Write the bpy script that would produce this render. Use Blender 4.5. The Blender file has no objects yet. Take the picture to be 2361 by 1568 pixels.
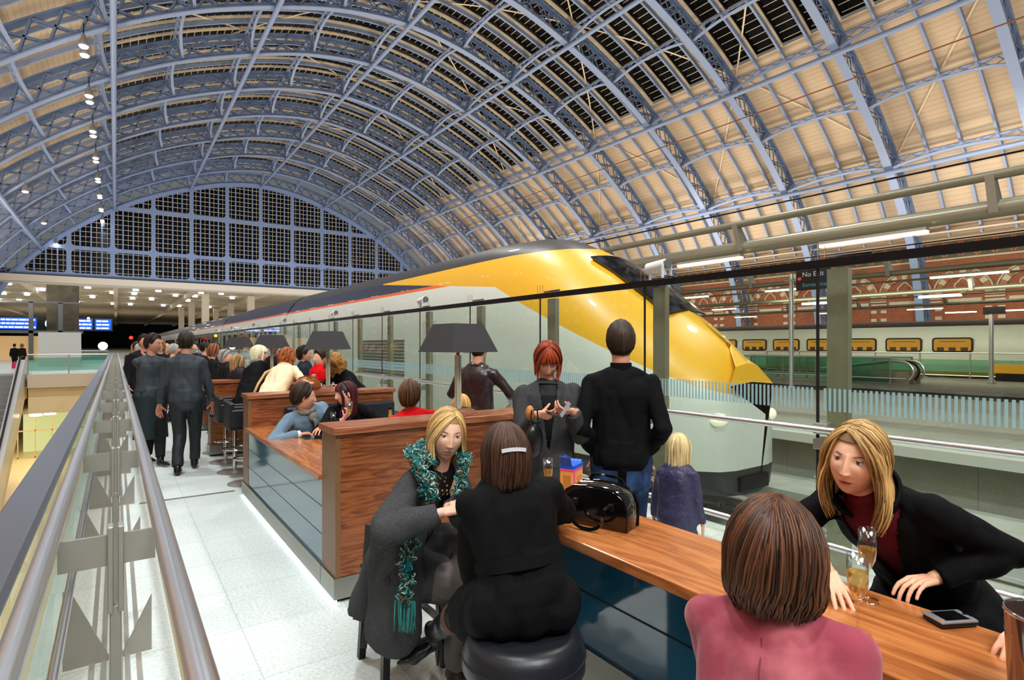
import bpy, bmesh, math, random
import numpy as np
from mathutils import Vector, Matrix, noise
random.seed(7); rng=np.random.default_rng(7)
S=bpy.context.scene; COL=S.collection
PI=math.pi; V=Vector
def R(d): return math.radians(d)
# ---------------------------------------------------------------- materials
MATS={}
def nmat(name):
    m=bpy.data.materials.new(name); m.use_nodes=True; MATS[name]=m
    nt=m.node_tree; return m,nt,nt.nodes['Principled BSDF']
def srgb(h):
    if isinstance(h,str):
        c=[int(h[i:i+2],16)/255 for i in (0,2,4)]
    else: c=[x/255 for x in h]
    return tuple((x/12.92 if x<=.04045 else ((x+.055)/1.055)**2.4) for x in c)+(1,)
def basic(name,col,rough=.5,metal=0,spec=.5,bump=None,var=None,coat=0,emit=None,alpha=None,sheen=0,trans=0,ior=1.45):
    m,nt,b=nmat(name); L=nt.links
    c=srgb(col); b.inputs['Base Color'].default_value=c
    b.inputs['Roughness'].default_value=rough; b.inputs['Metallic'].default_value=metal
    b.inputs['Specular IOR Level'].default_value=spec
    b.inputs['Coat Weight'].default_value=coat; b.inputs['Coat Roughness'].default_value=.08
    b.inputs['Sheen Weight'].default_value=sheen
    b.inputs['Transmission Weight'].default_value=trans; b.inputs['IOR'].default_value=ior
    if alpha is not None: b.inputs['Alpha'].default_value=alpha
    if emit:
        b.inputs['Emission Color'].default_value=srgb(emit[0]); b.inputs['Emission Strength'].default_value=emit[1]
    tc=None
    if bump or var:
        tc=nt.nodes.new('ShaderNodeTexCoord')
    if bump:   # (scale, strength, distance)
        n=nt.nodes.new('ShaderNodeTexNoise'); n.inputs['Scale'].default_value=bump[0]; n.inputs['Detail'].default_value=4
        bp=nt.nodes.new('ShaderNodeBump'); bp.inputs['Strength'].default_value=bump[1]; bp.inputs['Distance'].default_value=bump[2]
        L.new(tc.outputs['Object'],n.inputs['Vector']); L.new(n.outputs['Fac'],bp.inputs['Height']); L.new(bp.outputs['Normal'],b.inputs['Normal'])
    if var:    # (scale, colour2, lo, hi)
        n=nt.nodes.new('ShaderNodeTexNoise'); n.inputs['Scale'].default_value=var[0]; n.inputs['Detail'].default_value=5
        r=nt.nodes.new('ShaderNodeValToRGB'); r.color_ramp.elements[0].position=var[2]; r.color_ramp.elements[1].position=var[3]
        r.color_ramp.elements[0].color=c; r.color_ramp.elements[1].color=srgb(var[1])
        L.new(tc.outputs['Object'],n.inputs['Vector']); L.new(n.outputs['Fac'],r.inputs['Fac']); L.new(r.outputs['Color'],b.inputs['Base Color'])
    return m
def wood(name,c1,c2,c3,axis=0,scale=1.0,rough=.3,coat=.25):
    m,nt,b=nmat(name); L=nt.links; N=nt.nodes.new
    tc=N('ShaderNodeTexCoord'); mp=N('ShaderNodeMapping'); L.new(tc.outputs['Object'],mp.inputs['Vector'])
    sc=[9*scale]*3; sc[axis]=1.1*scale; mp.inputs['Scale'].default_value=sc
    n1=N('ShaderNodeTexNoise'); n1.inputs['Scale'].default_value=1.0; n1.inputs['Detail'].default_value=3; n1.inputs['Distortion'].default_value=.7
    L.new(mp.outputs['Vector'],n1.inputs['Vector'])
    mu=N('ShaderNodeMath'); mu.operation='MULTIPLY'; mu.inputs[1].default_value=9
    L.new(n1.outputs['Fac'],mu.inputs[0]); fr=N('ShaderNodeMath'); fr.operation='PINGPONG'; fr.inputs[1].default_value=1.0; L.new(mu.outputs[0],fr.inputs[0])
    mp2=N('ShaderNodeMapping'); L.new(tc.outputs['Object'],mp2.inputs['Vector']); s2=[90*scale]*3; s2[axis]=3*scale; mp2.inputs['Scale'].default_value=s2
    n2=N('ShaderNodeTexNoise'); n2.inputs['Scale'].default_value=1; n2.inputs['Detail'].default_value=3; L.new(mp2.outputs['Vector'],n2.inputs['Vector'])
    mx=N('ShaderNodeMath'); mx.operation='MULTIPLY_ADD'; mx.inputs[1].default_value=.55; L.new(fr.outputs[0],mx.inputs[0])
    m3=N('ShaderNodeMath'); m3.operation='MULTIPLY'; m3.inputs[1].default_value=.5; L.new(n2.outputs['Fac'],m3.inputs[0]); L.new(m3.outputs[0],mx.inputs[2])
    r=N('ShaderNodeValToRGB'); e=r.color_ramp.elements; e[0].position=.12; e[0].color=srgb(c1); e[1].position=.85; e[1].color=srgb(c3)
    k=r.color_ramp.elements.new(.45); k.color=srgb(c2)
    L.new(mx.outputs[0],r.inputs['Fac']); L.new(r.outputs['Color'],b.inputs['Base Color'])
    b.inputs['Roughness'].default_value=rough; b.inputs['Coat Weight'].default_value=coat; b.inputs['Coat Roughness'].default_value=.15
    return m
def emis(name,col,strength):
    m,nt,b=nmat(name); b.inputs['Base Color'].default_value=srgb(col); b.inputs['Emission Color'].default_value=srgb(col); b.inputs['Emission Strength'].default_value=strength
    return m
def glassm(name,tint=(.9,.96,.94),refl=.12,rough=.0,fres=1.5,pwr=4.0):
    m,nt,b=nmat(name); N=nt.nodes.new; L=nt.links; nt.nodes.remove(b); out=[n for n in nt.nodes if n.type=='OUTPUT_MATERIAL'][0]
    t=N('ShaderNodeBsdfTransparent'); t.inputs['Color'].default_value=tint+(1,)
    g=N('ShaderNodeBsdfGlossy'); g.inputs['Roughness'].default_value=rough; g.inputs['Color'].default_value=(1,1,1,1)
    lw=N('ShaderNodeLayerWeight'); lw.inputs[0].default_value=.5
    pw=N('ShaderNodeMath'); pw.operation='POWER'; pw.inputs[1].default_value=pwr; L.new(lw.outputs['Facing'],pw.inputs[0])
    m1=N('ShaderNodeMath'); m1.operation='MULTIPLY_ADD'; m1.inputs[1].default_value=fres; m1.inputs[2].default_value=refl; L.new(pw.outputs[0],m1.inputs[0])
    ge=N('ShaderNodeNewGeometry'); inv=N('ShaderNodeMath'); inv.operation='SUBTRACT'; inv.inputs[0].default_value=1; L.new(ge.outputs['Backfacing'],inv.inputs[1])
    mth=N('ShaderNodeMath'); mth.operation='MULTIPLY'; mth.use_clamp=True; L.new(m1.outputs[0],mth.inputs[0]); L.new(inv.outputs[0],mth.inputs[1])
    mix=N('ShaderNodeMixShader'); L.new(mth.outputs[0],mix.inputs[0]); L.new(t.outputs[0],mix.inputs[1]); L.new(g.outputs[0],mix.inputs[2])
    L.new(mix.outputs[0],out.inputs['Surface']); return m
def attrmat(name,rough=.5,spec=.4,sss=0,bump=None,sheen=0,coat=0,metal=0):
    m,nt,b=nmat(name); N=nt.nodes.new; L=nt.links
    a=N('ShaderNodeAttribute'); a.attribute_name='col'; L.new(a.outputs['Color'],b.inputs['Base Color'])
    b.inputs['Roughness'].default_value=rough; b.inputs['Specular IOR Level'].default_value=spec
    b.inputs['Sheen Weight'].default_value=sheen; b.inputs['Coat Weight'].default_value=coat; b.inputs['Metallic'].default_value=metal
    if sss:
        b.inputs['Subsurface Weight'].default_value=sss; b.inputs['Subsurface Radius'].default_value=(.012,.005,.003); b.inputs['Subsurface Scale'].default_value=1
    if bump:
        tc=N('ShaderNodeTexCoord'); n=N('ShaderNodeTexNoise'); n.inputs['Scale'].default_value=bump[0]; bp=N('ShaderNodeBump'); bp.inputs['Strength'].default_value=bump[1]; bp.inputs['Distance'].default_value=bump[2]
        L.new(tc.outputs['Object'],n.inputs['Vector']); L.new(n.outputs['Fac'],bp.inputs['Height']); L.new(bp.outputs['Normal'],b.inputs['Normal'])
    return m
# ---------------------------------------------------------------- mesh builder
class MB:
    def __init__(s): s.v=[]; s.f=[]; s.uv=None; s.c=None
    def add(s,vs,fs):
        o=len(s.v); s.v+= [tuple(p) for p in vs]; s.f+=[tuple(i+o for i in f) for f in fs]; return s
    def box(s,x0,x1,y0,y1,z0,z1):
        return s.add([(x0,y0,z0),(x1,y0,z0),(x1,y1,z0),(x0,y1,z0),(x0,y0,z1),(x1,y0,z1),(x1,y1,z1),(x0,y1,z1)],
          [(0,3,2,1),(4,5,6,7),(0,1,5,4),(1,2,6,5),(2,3,7,6),(3,0,4,7)])
    def beam(s,p,q,w,h,up=(0,0,1)):
        p=V(p);q=V(q); d=(q-p).normalized(); u=V(up); a=d.cross(u)
        if a.length<1e-4: a=d.cross(V((1,0,0)))
        a.normalize(); b=a.cross(d); a*=w/2; b*=h/2
        vs=[p-a-b,p+a-b,p+a+b,p-a+b,q-a-b,q+a-b,q+a+b,q-a+b]
        return s.add(vs,[(0,1,2,3),(7,6,5,4),(0,4,5,1),(1,5,6,2),(2,6,7,3),(3,7,4,0)])
    def path(s,pts,w,h,ups=None,closed=False):   # rectangular section swept along points
        n=len(pts); pts=[V(p) for p in pts]; vs=[]
        for i,p in enumerate(pts):
            d=(pts[min(i+1,n-1)]-pts[max(i-1,0)]).normalized(); u=V(ups[i]) if ups else V((0,0,1))
            a=d.cross(u); a.normalize(); b=a.cross(d); a=a*w/2; b=b*h/2
            vs+=[p-a-b,p+a-b,p+a+b,p-a+b]
        fs=[(0,1,2,3),(4*n-1,4*n-2,4*n-3,4*n-4)]
        for i in range(n-1):
            for k in range(4): fs.append((4*i+k,4*i+4+k,4*i+4+(k+1)%4,4*i+(k+1)%4))
        return s.add(vs,fs)
    def tube(s,pts,r,n=10,cap=True,flat=1.0):
        pts=[V(p) for p in pts]; m=len(pts); rs=r if isinstance(r,(list,tuple)) else [r]*m
        d0=(pts[1]-pts[0]).normalized(); a=d0.orthogonal().normalized(); vs=[]
        for i,p in enumerate(pts):
            d=(pts[min(i+1,m-1)]-pts[max(i-1,0)]).normalized()
            a=(a-d*a.dot(d)); a=a.normalized() if a.length>1e-6 else d.orthogonal().normalized(); b=d.cross(a)
            for k in range(n):
                t=2*PI*k/n; vs.append(p+a*math.cos(t)*rs[i]+b*math.sin(t)*rs[i]*flat)
        fs=[]
        for i in range(m-1):
            for k in range(n): fs.append((i*n+k,i*n+(k+1)%n,(i+1)*n+(k+1)%n,(i+1)*n+k))
        if cap: fs.append(tuple(range(n-1,-1,-1))); fs.append(tuple((m-1)*n+k for k in range(n)))
        return s.add(vs,fs)
    def cyl(s,p,q,r,n=16,r2=None): return s.tube([p,q],[r,r if r2 is None else r2],n)
    def lathe(s,prof,n=24,c=(0,0,0),cap=True):
        vs=[];m=len(prof)
        for r,z in prof:
            for k in range(n): t=2*PI*k/n; vs.append((c[0]+r*math.cos(t),c[1]+r*math.sin(t),c[2]+z))
        fs=[(i*n+k,i*n+(k+1)%n,(i+1)*n+(k+1)%n,(i+1)*n+k) for i in range(m-1) for k in range(n)]
        if cap: fs.append(tuple(range(n-1,-1,-1))); fs.append(tuple((m-1)*n+k for k in range(n)))
        return s.add(vs,fs)
    def ell(s,c,r,rot=None,nu=20,nv=14):
        r=(r,r,r) if isinstance(r,(int,float)) else r; c=V(c); vs=[];fs=[]
        vs.append(V((0,0,r[2])))
        for j in range(1,nv):
            ph=PI*j/nv
            for i in range(nu): t=2*PI*i/nu; vs.append(V((r[0]*math.sin(ph)*math.cos(t),r[1]*math.sin(ph)*math.sin(t),r[2]*math.cos(ph))))
        vs.append(V((0,0,-r[2])))
        if rot is not None: vs=[rot@v for v in vs]
        vs=[v+c for v in vs]
        for i in range(nu): fs.append((0,1+i,1+(i+1)%nu)); fs.append((len(vs)-1,1+(nv-2)*nu+(i+1)%nu,1+(nv-2)*nu+i))
        for j in range(nv-2):
            for i in range(nu): a=1+j*nu+i; b=1+j*nu+(i+1)%nu; fs.append((a,a+nu,b+nu,b))
        return s.add(vs,fs)
    def prism(s,poly,lo,hi,ax='y'):    # 2D polygon extruded along ax; poly coords are the other two axes in xyz order
        n=len(poly)
        def P(a,b,t): return {'x':(t,a,b),'y':(a,t,b),'z':(a,b,t)}[ax]
        vs=[P(a,b,lo) for a,b in poly]+[P(a,b,hi) for a,b in poly]
        fs=[tuple(range(n-1,-1,-1)),tuple(range(n,2*n))]+[(i,(i+1)%n,n+(i+1)%n,n+i) for i in range(n)]
        return s.add(vs,fs)
    def cc(s,p,r0,q,r1,n=14,hemi=True,fl=1,side=None):   # capsule-cone with optional flattening (fl scales along the second axis)
        p=V(p);q=V(q); d=(q-p); L=d.length
        if L<1e-5: return s.ell(p,r0)
        d/=L
        if side is not None: a=V(side)-d*V(side).dot(d); a=a.normalized() if a.length>1e-5 else d.orthogonal().normalized()
        else: a=d.orthogonal().normalized()
        b=d.cross(a); rings=[]
        if hemi:
            for t in (-80,-50,-22): rings.append((p+d*r0*math.sin(R(t)),r0*math.cos(R(t))))
        rings.append((p,r0)); rings.append((q,r1))
        if hemi:
            for t in (22,50,80): rings.append((q+d*r1*math.sin(R(t)),r1*math.cos(R(t))))
        vs=[]
        for c,r in rings:
            for k in range(n): t=2*PI*k/n; vs.append(c+a*math.cos(t)*r+b*math.sin(t)*r*fl)
        m=len(rings)
        fs=[(i*n+k,i*n+(k+1)%n,(i+1)*n+(k+1)%n,(i+1)*n+k) for i in range(m-1) for k in range(n)]
        fs.append(tuple(range(n-1,-1,-1))); fs.append(tuple((m-1)*n+k for k in range(n)))
        return s.add(vs,fs)
    def xf(s,M): s.v=[tuple(M@V(p)) for p in s.v]; return s
    def join(s,o): return s.add(o.v,o.f)
    def build(s,name,mat,parent=None,smooth=False,bevel=0,solid=0,angle=35):
        me=bpy.data.meshes.new(name); me.from_pydata(s.v,[],s.f); me.update()
        if smooth:
            me.polygons.foreach_set('use_smooth',[True]*len(me.polygons))
            if smooth!='all': me.set_sharp_from_angle(angle=R(angle))
        o=bpy.data.objects.new(name,me); COL.objects.link(o)
        if mat: me.materials.append(mat)
        if parent: o.parent=parent
        if solid: md=o.modifiers.new('s','SOLIDIFY'); md.thickness=solid
        if bevel: md=o.modifiers.new('b','BEVEL'); md.width=bevel; md.segments=2; md.limit_method='ANGLE'; md.angle_limit=R(40)
        return o
def smoothpts(pts,n=28):
    P=[V(p) for p in pts]; P=[2*P[0]-P[1]]+P+[2*P[-1]-P[-2]]; out=[]; m=len(P)-3
    for q in range(n+1):
        t=q/n*m; i=min(int(t),m-1); t-=i; a,b,c,d=P[i:i+4]
        out.append(.5*((2*b)+(c-a)*t+(2*a-5*b+4*c-d)*t*t+(-a+3*b-3*c+d)*t**3))
    return out
def tag(o,label=None,cat=None,group=None,kind=None):
    if label: o['label']=label
    if cat: o['category']=cat
    if group: o['group']=group
    if kind: o['kind']=kind
    return o
def thing(name,label,cat,loc=(0,0,0),rz=0,group=None):
    o=bpy.data.objects.new(name,None); COL.objects.link(o); o.location=loc; o.rotation_euler=(0,0,rz); o.empty_display_size=.1
    return tag(o,label,cat,group)
def struct(name,mb,mat,parent=None,**k):
    o=mb.build(name,mat,parent,**k)
    if parent is None: o['kind']='structure'
    return o
def copy_tree(o,parent=None):
    c=o.copy(); COL.objects.link(c)
    if parent: c.parent=parent
    for ch in list(o.children): copy_tree(ch,c)
    return c
def textobj(name,body,size,mat,loc,rot,parent=None,align='LEFT',ext=.002):
    cu=bpy.data.curves.new(name,'FONT'); cu.body=body; cu.size=size; cu.align_x=align; cu.extrude=ext
    t=bpy.data.objects.new(name,cu); COL.objects.link(t); 
    dg=bpy.context.evaluated_depsgraph_get(); dg.update()
    me=bpy.data.meshes.new_from_object(t.evaluated_get(dg)); bpy.data.objects.remove(t)
    o=bpy.data.objects.new(name,me); COL.objects.link(o); me.materials.clear(); me.materials.append(mat); o.location=loc; o.rotation_euler=rot
    if parent: o.parent=parent
    return o
# ---------------------------------------------------------------- camera (lens 1305 px on 2361)
cam=bpy.data.cameras.new('camera'); camo=bpy.data.objects.new('camera',cam); COL.objects.link(camo); S.camera=camo
cam.sensor_width=36; cam.lens=36*1305/2361; cam.shift_y=11/2361; cam.clip_end=900; cam.clip_start=.05
camo.location=(0,0,1.65); camo.rotation_euler=(R(90),0,R(-35))
# ---------------------------------------------------------------- material set
BLUE=basic('painted_iron',(140,158,192),.45,.1,bump=(3,.1,.01))
BLUE2=basic('painted_iron_lattice',(112,132,166),.5,.1)
BEIGE=basic('cream_paint',(222,206,178),.6)
M_steel=basic('brushed_steel',(232,234,236),.32,1,bump=(60,.05,.002))
M_steel2=basic('satin_steel_plate',(176,172,162),.42,.75)
M_chrome=basic('polished_chrome',(225,225,225),.08,1)
M_dark=basic('dark_metal',(28,28,30),.4,.6)
M_black=basic('black_plastic',(16,16,18),.35)
M_leather=basic('black_leather',(26,29,34),.36,0,.5,bump=(120,.25,.002))
M_conc=basic('concrete',(150,150,138),.8,var=(1.3,(175,174,160),.35,.7),bump=(20,.2,.004))
M_concd=basic('dark_concrete',(88,86,74),.85,var=(1.0,(112,110,98),.35,.7))
M_white=basic('white_paint',(225,228,222),.45)
M_creamwall=basic('cream_wall',(232,214,172),.55)
M_roofglass=basic('night_roof_glass',(8,8,10),.25,0,.4)
M_night=basic('night_window',(5,6,9),.15,0,.5)
M_rubber=basic('black_rubber',(14,14,14),.6)
M_glass=glassm('screen_glass',(.90,.96,.93),.05,.0,.75)
M_glassg=glassm('green_glass',(.62,.85,.77),.05,.02,.6)
M_glassw=glassm('drinking_glass',(.95,.96,.96),.09,.02,1.3,2.2)
M_frit=basic('pale_blue_frit',(165,200,205),.6,alpha=.7)
M_wood=wood('walnut_panel',(84,40,18),(124,66,32),(156,92,50),0,1.9)
M_woodz=wood('walnut_upright',(84,40,18),(124,66,32),(156,92,50),0,1.6)
M_woody=wood('walnut_top',(132,72,32),(164,96,48),(190,120,66),1,1.1,.26,.35)
M_woodcap=wood('walnut_cap',(112,58,32),(140,80,48),(168,104,68),0,1.6,.35,.2)
M_blueglass=basic('blue_back_painted_glass',(62,118,148),.07,0,.9,coat=.6)
M_plinth=basic('brushed_plinth',(160,158,150),.3,1,bump=(4,.05,.01))
M_led=emis('cool_led',(225,245,255),14)
M_lamp=emis('flood_lamp',(235,240,255),60)
M_lampw=emis('warm_tube',(255,232,190),9)
M_warm=emis('warm_window_light',(255,190,80),1.6)
# ================================================================ train shed roof
CX=21.6; YB=110.0; BAY=8.95; NB=13
_prof=[(0,30.55),(5.8,29.9),(11.3,28.3),(16.8,26.1),(21.9,23.3),(26.7,19.9),(30.9,16.1),(34.2,12.0),(36.2,8),(37.2,4),(37.6,0)]
def _dense():
    P=[(-x,z) for x,z in _prof[:0:-1]]+_prof; P=[np.array(p,float) for p in P]; out=[]
    P=[2*P[0]-P[1]]+P+[2*P[-1]-P[-2]]
    for i in range(1,len(P)-2):
        a,b,c,d=P[i-1:i+3]
        for t in np.linspace(0,1,24,endpoint=False): out.append(.5*((2*b)+(c-a)*t+(2*a-5*b+4*c-d)*t*t+(-a+3*b-3*c+d)*t**3))
    out.append(P[-2]); return np.array(out)
_D=_dense(); _S=np.concatenate([[0],np.cumsum(np.linalg.norm(np.diff(_D,axis=0),axis=1))]); _S-=_S[-1]/2; SMAX=_S[-1]
def arc(s,off=0):
    x=np.interp(s,_S,_D[:,0]); z=np.interp(s,_S,_D[:,1])
    e=.4; dx=np.interp(s+e,_S,_D[:,0])-np.interp(s-e,_S,_D[:,0]); dz=np.interp(s+e,_S,_D[:,1])-np.interp(s-e,_S,_D[:,1])
    l=math.hypot(dx,dz); nx,nz=-dz/l,dx/l
    return CX+x+nx*off, z+nz*off, (nx,nz)
def s_at(x): return float(np.interp(x,_D[:,0],_S))
tubes_x=[-30.9,-21.9,-11.3,0,11.3,21.9,30.9]
tube_s=[s_at(x) for x in tubes_x]
nodes=[]
for a,b in zip(tube_s[:-1],tube_s[1:]): nodes+=[a,(a+b)/2]
nodes.append(tube_s[-1])
e=(SMAX-tube_s[-1]); k=3
nodes=[-SMAX+e*i/k for i in range(k)]+nodes+[tube_s[-1]+e*(i+1)/k for i in range(k)]
DEP=1.75
ribY=[YB-BAY*k for k in range(NB)]
SG=s_at(21.2)     # glazed between -SG and SG
def skin(s0,s1,n,y0,y1,off,name,mat,parent=None,th=.12):
    mb=MB(); ss=np.linspace(s0,s1,n); vs=[];uv=[]
    for s in ss:
        for o in (off,off+th):
            x,z,_=arc(s,o)
            for y in (y0,y1): vs.append((x,y,z))
    fs=[]
    for i in range(n-1):
        a=4*i; b=a+4
        fs+=[(a,a+1,b+1,b),(a+2,b+2,b+3,a+3),(a,b,b+2,a+2),(a+1,a+3,b+3,b+1)]
    mb.add(vs,fs); o=mb.build(name,mat,parent)
    uvl=o.data.uv_layers.new(name='arc'); 
    for p in o.data.polygons:
        for li in p.loop_indices:
            vi=o.data.loops[li].vertex_index; uvl.data[li].uv=(ss[vi//4],vs[vi][1])
    return o
def boards_mat():
    m,nt,b=nmat('cream_roof_boards'); N=nt.nodes.new; L=nt.links
    uv=N('ShaderNodeUVMap'); uv.uv_map='arc'; sp=N('ShaderNodeSeparateXYZ'); L.new(uv.outputs[0],sp.inputs[0])
    mu=N('ShaderNodeMath'); mu.operation='MULTIPLY'; mu.inputs[1].default_value=2.6; L.new(sp.outputs[0],mu.inputs[0])
    fr=N('ShaderNodeMath'); fr.operation='FRACT'; L.new(mu.outputs[0],fr.inputs[0])
    r=N('ShaderNodeValToRGB'); e=r.color_ramp.elements; e[0].position=0; e[0].color=srgb((186,160,130)); e[1].position=.16; e[1].color=srgb((222,198,166))
    L.new(fr.outputs[0],r.inputs[0]); n=N('ShaderNodeTexNoise'); n.inputs['Scale'].default_value=.35; n.inputs['Detail'].default_value=5; L.new(uv.outputs[0],n.inputs[0])
    mx=N('ShaderNodeMix'); mx.data_type='RGBA'; mx.blend_type='MULTIPLY'; mx.inputs[0].default_value=.35
    L.new(r.outputs[0],mx.inputs[6]); L.new(n.outputs['Fac'],mx.inputs[7]); L.new(mx.outputs[2],b.inputs['Base Color'])
    bp=N('ShaderNodeBump'); bp.inputs['Strength'].default_value=.5; bp.inputs['Distance'].default_value=.03; L.new(fr.outputs[0],bp.inputs['Height']); L.new(bp.outputs[0],b.inputs['Normal'])
    b.inputs['Roughness'].default_value=.65; return m
M_boards=boards_mat()
Y0=ribY[-1]-6; ROFF=DEP+.55
SB=[s for s in np.linspace(SG,SMAX,400) if arc(s,ROFF)[1]>11.15][-1]
ceiling=skin(SG,SB,40,Y0,YB,ROFF,'ceiling',M_boards); ceiling['kind']='structure'
skin(-SB,-SG,40,Y0,YB,ROFF,'board_lining',M_boards,ceiling)
skin(-SG,SG,60,Y0,YB,ROFF+.42,'night_glazing',M_roofglass,ceiling)
# glazed zone: gutters + glazing bars, one part per bay
for bi in range(NB-1):
    yr=ribY[bi+1]; g=MB(); br=MB()
    for k in range(4):
        y=yr+BAY*k/4
        n=34; ss=np.linspace(-SG,SG,n); pts=[];ups=[]
        for s in ss:
            x,z,nn=arc(s,ROFF+.05); pts.append((x,y,z)); ups.append((nn[0],0,nn[1]))
        g.path(pts,.36,.12,ups)
        ns=int(2*SG/.62)
        for i in range(ns):
            s=-SG+2*SG*(i+.5)/ns; x,z,nn=arc(s,ROFF+.38)
            br.beam((x,y+.25,z),(x,y+BAY/4-.25,z),.045,.06,(nn[0],0,nn[1]))
    g.build('roof_gutter',BEIGE,ceiling); br.build('glazing_bar_run',BEIGE,ceiling)
# ribs
for ri,y in enumerate(ribY):
    ch=MB(); lat=MB(); n=90; ss=np.linspace(-SMAX,SMAX,n); pi_,po,ui=[],[],[]
    for s in ss:
        x,z,nn=arc(s,0); pi_.append((x,y,z)); ui.append((nn[0],0,nn[1])); x,z,_=arc(s,DEP); po.append((x,y,z))
    ch.path(pi_,.62,.09,ui)
    p2=[(p[0]+u[0]*.2,y,p[2]+u[2]*.2) for p,u in zip(pi_,ui)]; ch.path(p2,.07,.36,ui)
    lat.path(po,.5,.09,ui); p2=[(p[0]-u[0]*.17,y,p[2]-u[2]*.17) for p,u in zip(po,ui)]; lat.path(p2,.07,.3,ui)
    for a,b in zip(nodes[:-1],nodes[1:]):
        m=3; 
        for j in range(m):
            s0=a+(b-a)*j/m; s1=a+(b-a)*(j+1)/m
            for (u,v) in ((s0,s1),(s1,s0)):
                x0,z0,_=arc(u,.1); x1,z1,_=arc(v,DEP-.1)
                for dy in (-.17,.17): lat.beam((x0,y+dy,z0),(x1,y+dy,z1),.04,.13,(0,1,0) if False else (-(z1-z0),0,(x1-x0)))
    for s in nodes:
        x0,z0,_=arc(s,0); x1,z1,_=arc(s,DEP); lat.beam((x0,y,z0),(x1,y,z1),.42,.2,(1,0,0))
        x0,z0,nn=arc(s,-.02)
    r=ch.build('arch_rib',BLUE,ceiling); lat.build('rib_lattice',BLUE2,r)
# longitudinal tubes
for s in tube_s:
    x,z,_=arc(s,-.32); t=MB(); t.cyl((x,Y0,z),(x,YB,z),.2,14)
    for y in ribY: x1,z1,_=arc(s,.05); t.beam((x,y,z),(x1,y,z1),.3,.5,(0,1,0))
    t.build('longitudinal_tube',BLUE,ceiling,smooth=True)
# lattice purlins, arched between ribs
for s in nodes[1:-1]:
    if abs(s)>SB: continue
    mb=MB(); up=None
    for i in range(NB-1):
        ya,yb=ribY[i+1],ribY[i]; m=8; lo=[];hi=[];ups=[]
        for j in range(m+1):
            t=j/m; d=DEP*(.10+.62*(1-(2*t-1)**2)**.8) ; y=ya+(yb-ya)*t
            x,z,nn=arc(s,d); lo.append((x,y,z)); x,z,_=arc(s,DEP+.05); hi.append((x,y,z)); ups.append((nn[0],0,nn[1]))
        mb.path(lo,.24,.07,ups); mb.path(hi,.2,.1,ups)
        for j in range(m):
            mb.beam(lo[j],hi[j+1],.05,.05,(nn[0],0,nn[1])); mb.beam(lo[j+1],hi[j],.05,.05,(nn[0],0,nn[1]))
        x0,z0,nn=arc(s-.35,DEP*.5)
    mb.build('lattice_purlin',BLUE,ceiling)
# rafters
for i in range(NB-1):
    for k in (1,2,3):
        y=ribY[i+1]+BAY*k/4; pts=[];ups=[]
        for s in np.linspace(-SB,SB,70):
            x,z,nn=arc(s,DEP+.22); pts.append((x,y,z)); ups.append((nn[0],0,nn[1]))
        MB().path(pts,.17,.34,ups).build('rafter',BLUE,ceiling)
# cream diagonal braces
tn=nodes
for i in range(NB-1):
    mb=MB()
    for j in range(1,len(tn)-2,2):
        a,c=tn[j],tn[min(j+2,len(tn)-1)]
        if max(abs(a),abs(c))>SB+1: continue
        for (ys,ye) in ((ribY[i],ribY[i+1]),(ribY[i+1],ribY[i])):
            if (i+j//2)%2==(0 if ys>ye else 1): continue
            pts=[];ups=[]
            for t in np.linspace(0,1,9):
                x,z,nn=arc(a+(c-a)*t,DEP+.42); pts.append((x,ys+(ye-ys)*t,z)); ups.append((nn[0],0,nn[1]))
            mb.path(pts,.13,.05,ups)
    mb.build('diagonal_brace',BEIGE,ceiling)
# overhead wire
mb=MB(); mb.cyl((CX+10.5,Y0,15.8),(CX+10.5,YB,15.8),.035,6); mb.build('overhead_wire',basic('rusty_wire',(120,70,40),.6),ceiling)
# ================================================================ end screen (window_1)
def arch_z(x): return float(np.interp(x,_D[:,0],_D[:,1]))
ZB=12.3
def half(z):
    xs=np.linspace(0,37,400); zz=[arch_z(x) for x in xs]; return float(np.interp(-z,[-q for q in zz],xs))
YW=YB+.6
pane=MB(); hb=half(ZB); n=60
poly=[(CX-hb,ZB)]+[(CX-hb+2*hb*i/n,max(ZB,arch_z(-hb+2*hb*i/n))) for i in range(1,n)]+[(CX+hb,ZB)]
pane.prism(poly,YW+.25,YW+.35,'y')
fr=MB(); step=5.5; hs=[ZB+.15,16.7,23.6]
cols=[i*step for i in range(-6,7)]
for x in cols:
    zt=arch_z(x)-.1
    if zt>ZB: fr.box(CX+x-.3,CX+x+.3,YW-.2,YW+.2,ZB,zt)
for z in hs:
    w=half(z); fr.box(CX-w,CX+w,YW-.19,YW+.19,z-.3,z+.3)
    for x in cols:
        if abs(x)<w:
            for sx in (-1,1):
                for sz in (-1,1):
                    x0=CX+x+sx*.28; z0=z+sz*.28; q=[(x0,z0),(x0+sx*.55,z0),(x0+sx*.16,z0+sz*.16),(x0,z0+sz*.55)]
                    fr.prism(q,YW-.18,YW+.18,'y')
pts=[(CX+x,YW,arch_z(x)-.2) for x in np.linspace(-hb-2,hb+2,80)]
fr.path(pts,.5,.6,[(0,0,1)]*80)
window=struct('window_1',fr,BLUE)
pane.build('dark_pane',M_night,window)
mu=MB(); gb=MB()
for x in np.arange(-33,33.01,step/4):
    zt=arch_z(x)-.1
    if zt>ZB and abs((x/step)-round(x/step))>.05: mu.box(CX+x-.09,CX+x+.09,YW-.05,YW+.15,ZB,zt)
for x in np.arange(-33+step/8,33,step/4):
    zt=arch_z(x)-.1
    if zt>ZB: gb.box(CX+x-.02,CX+x+.02,YW+.05,YW+.2,ZB,zt)
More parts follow.
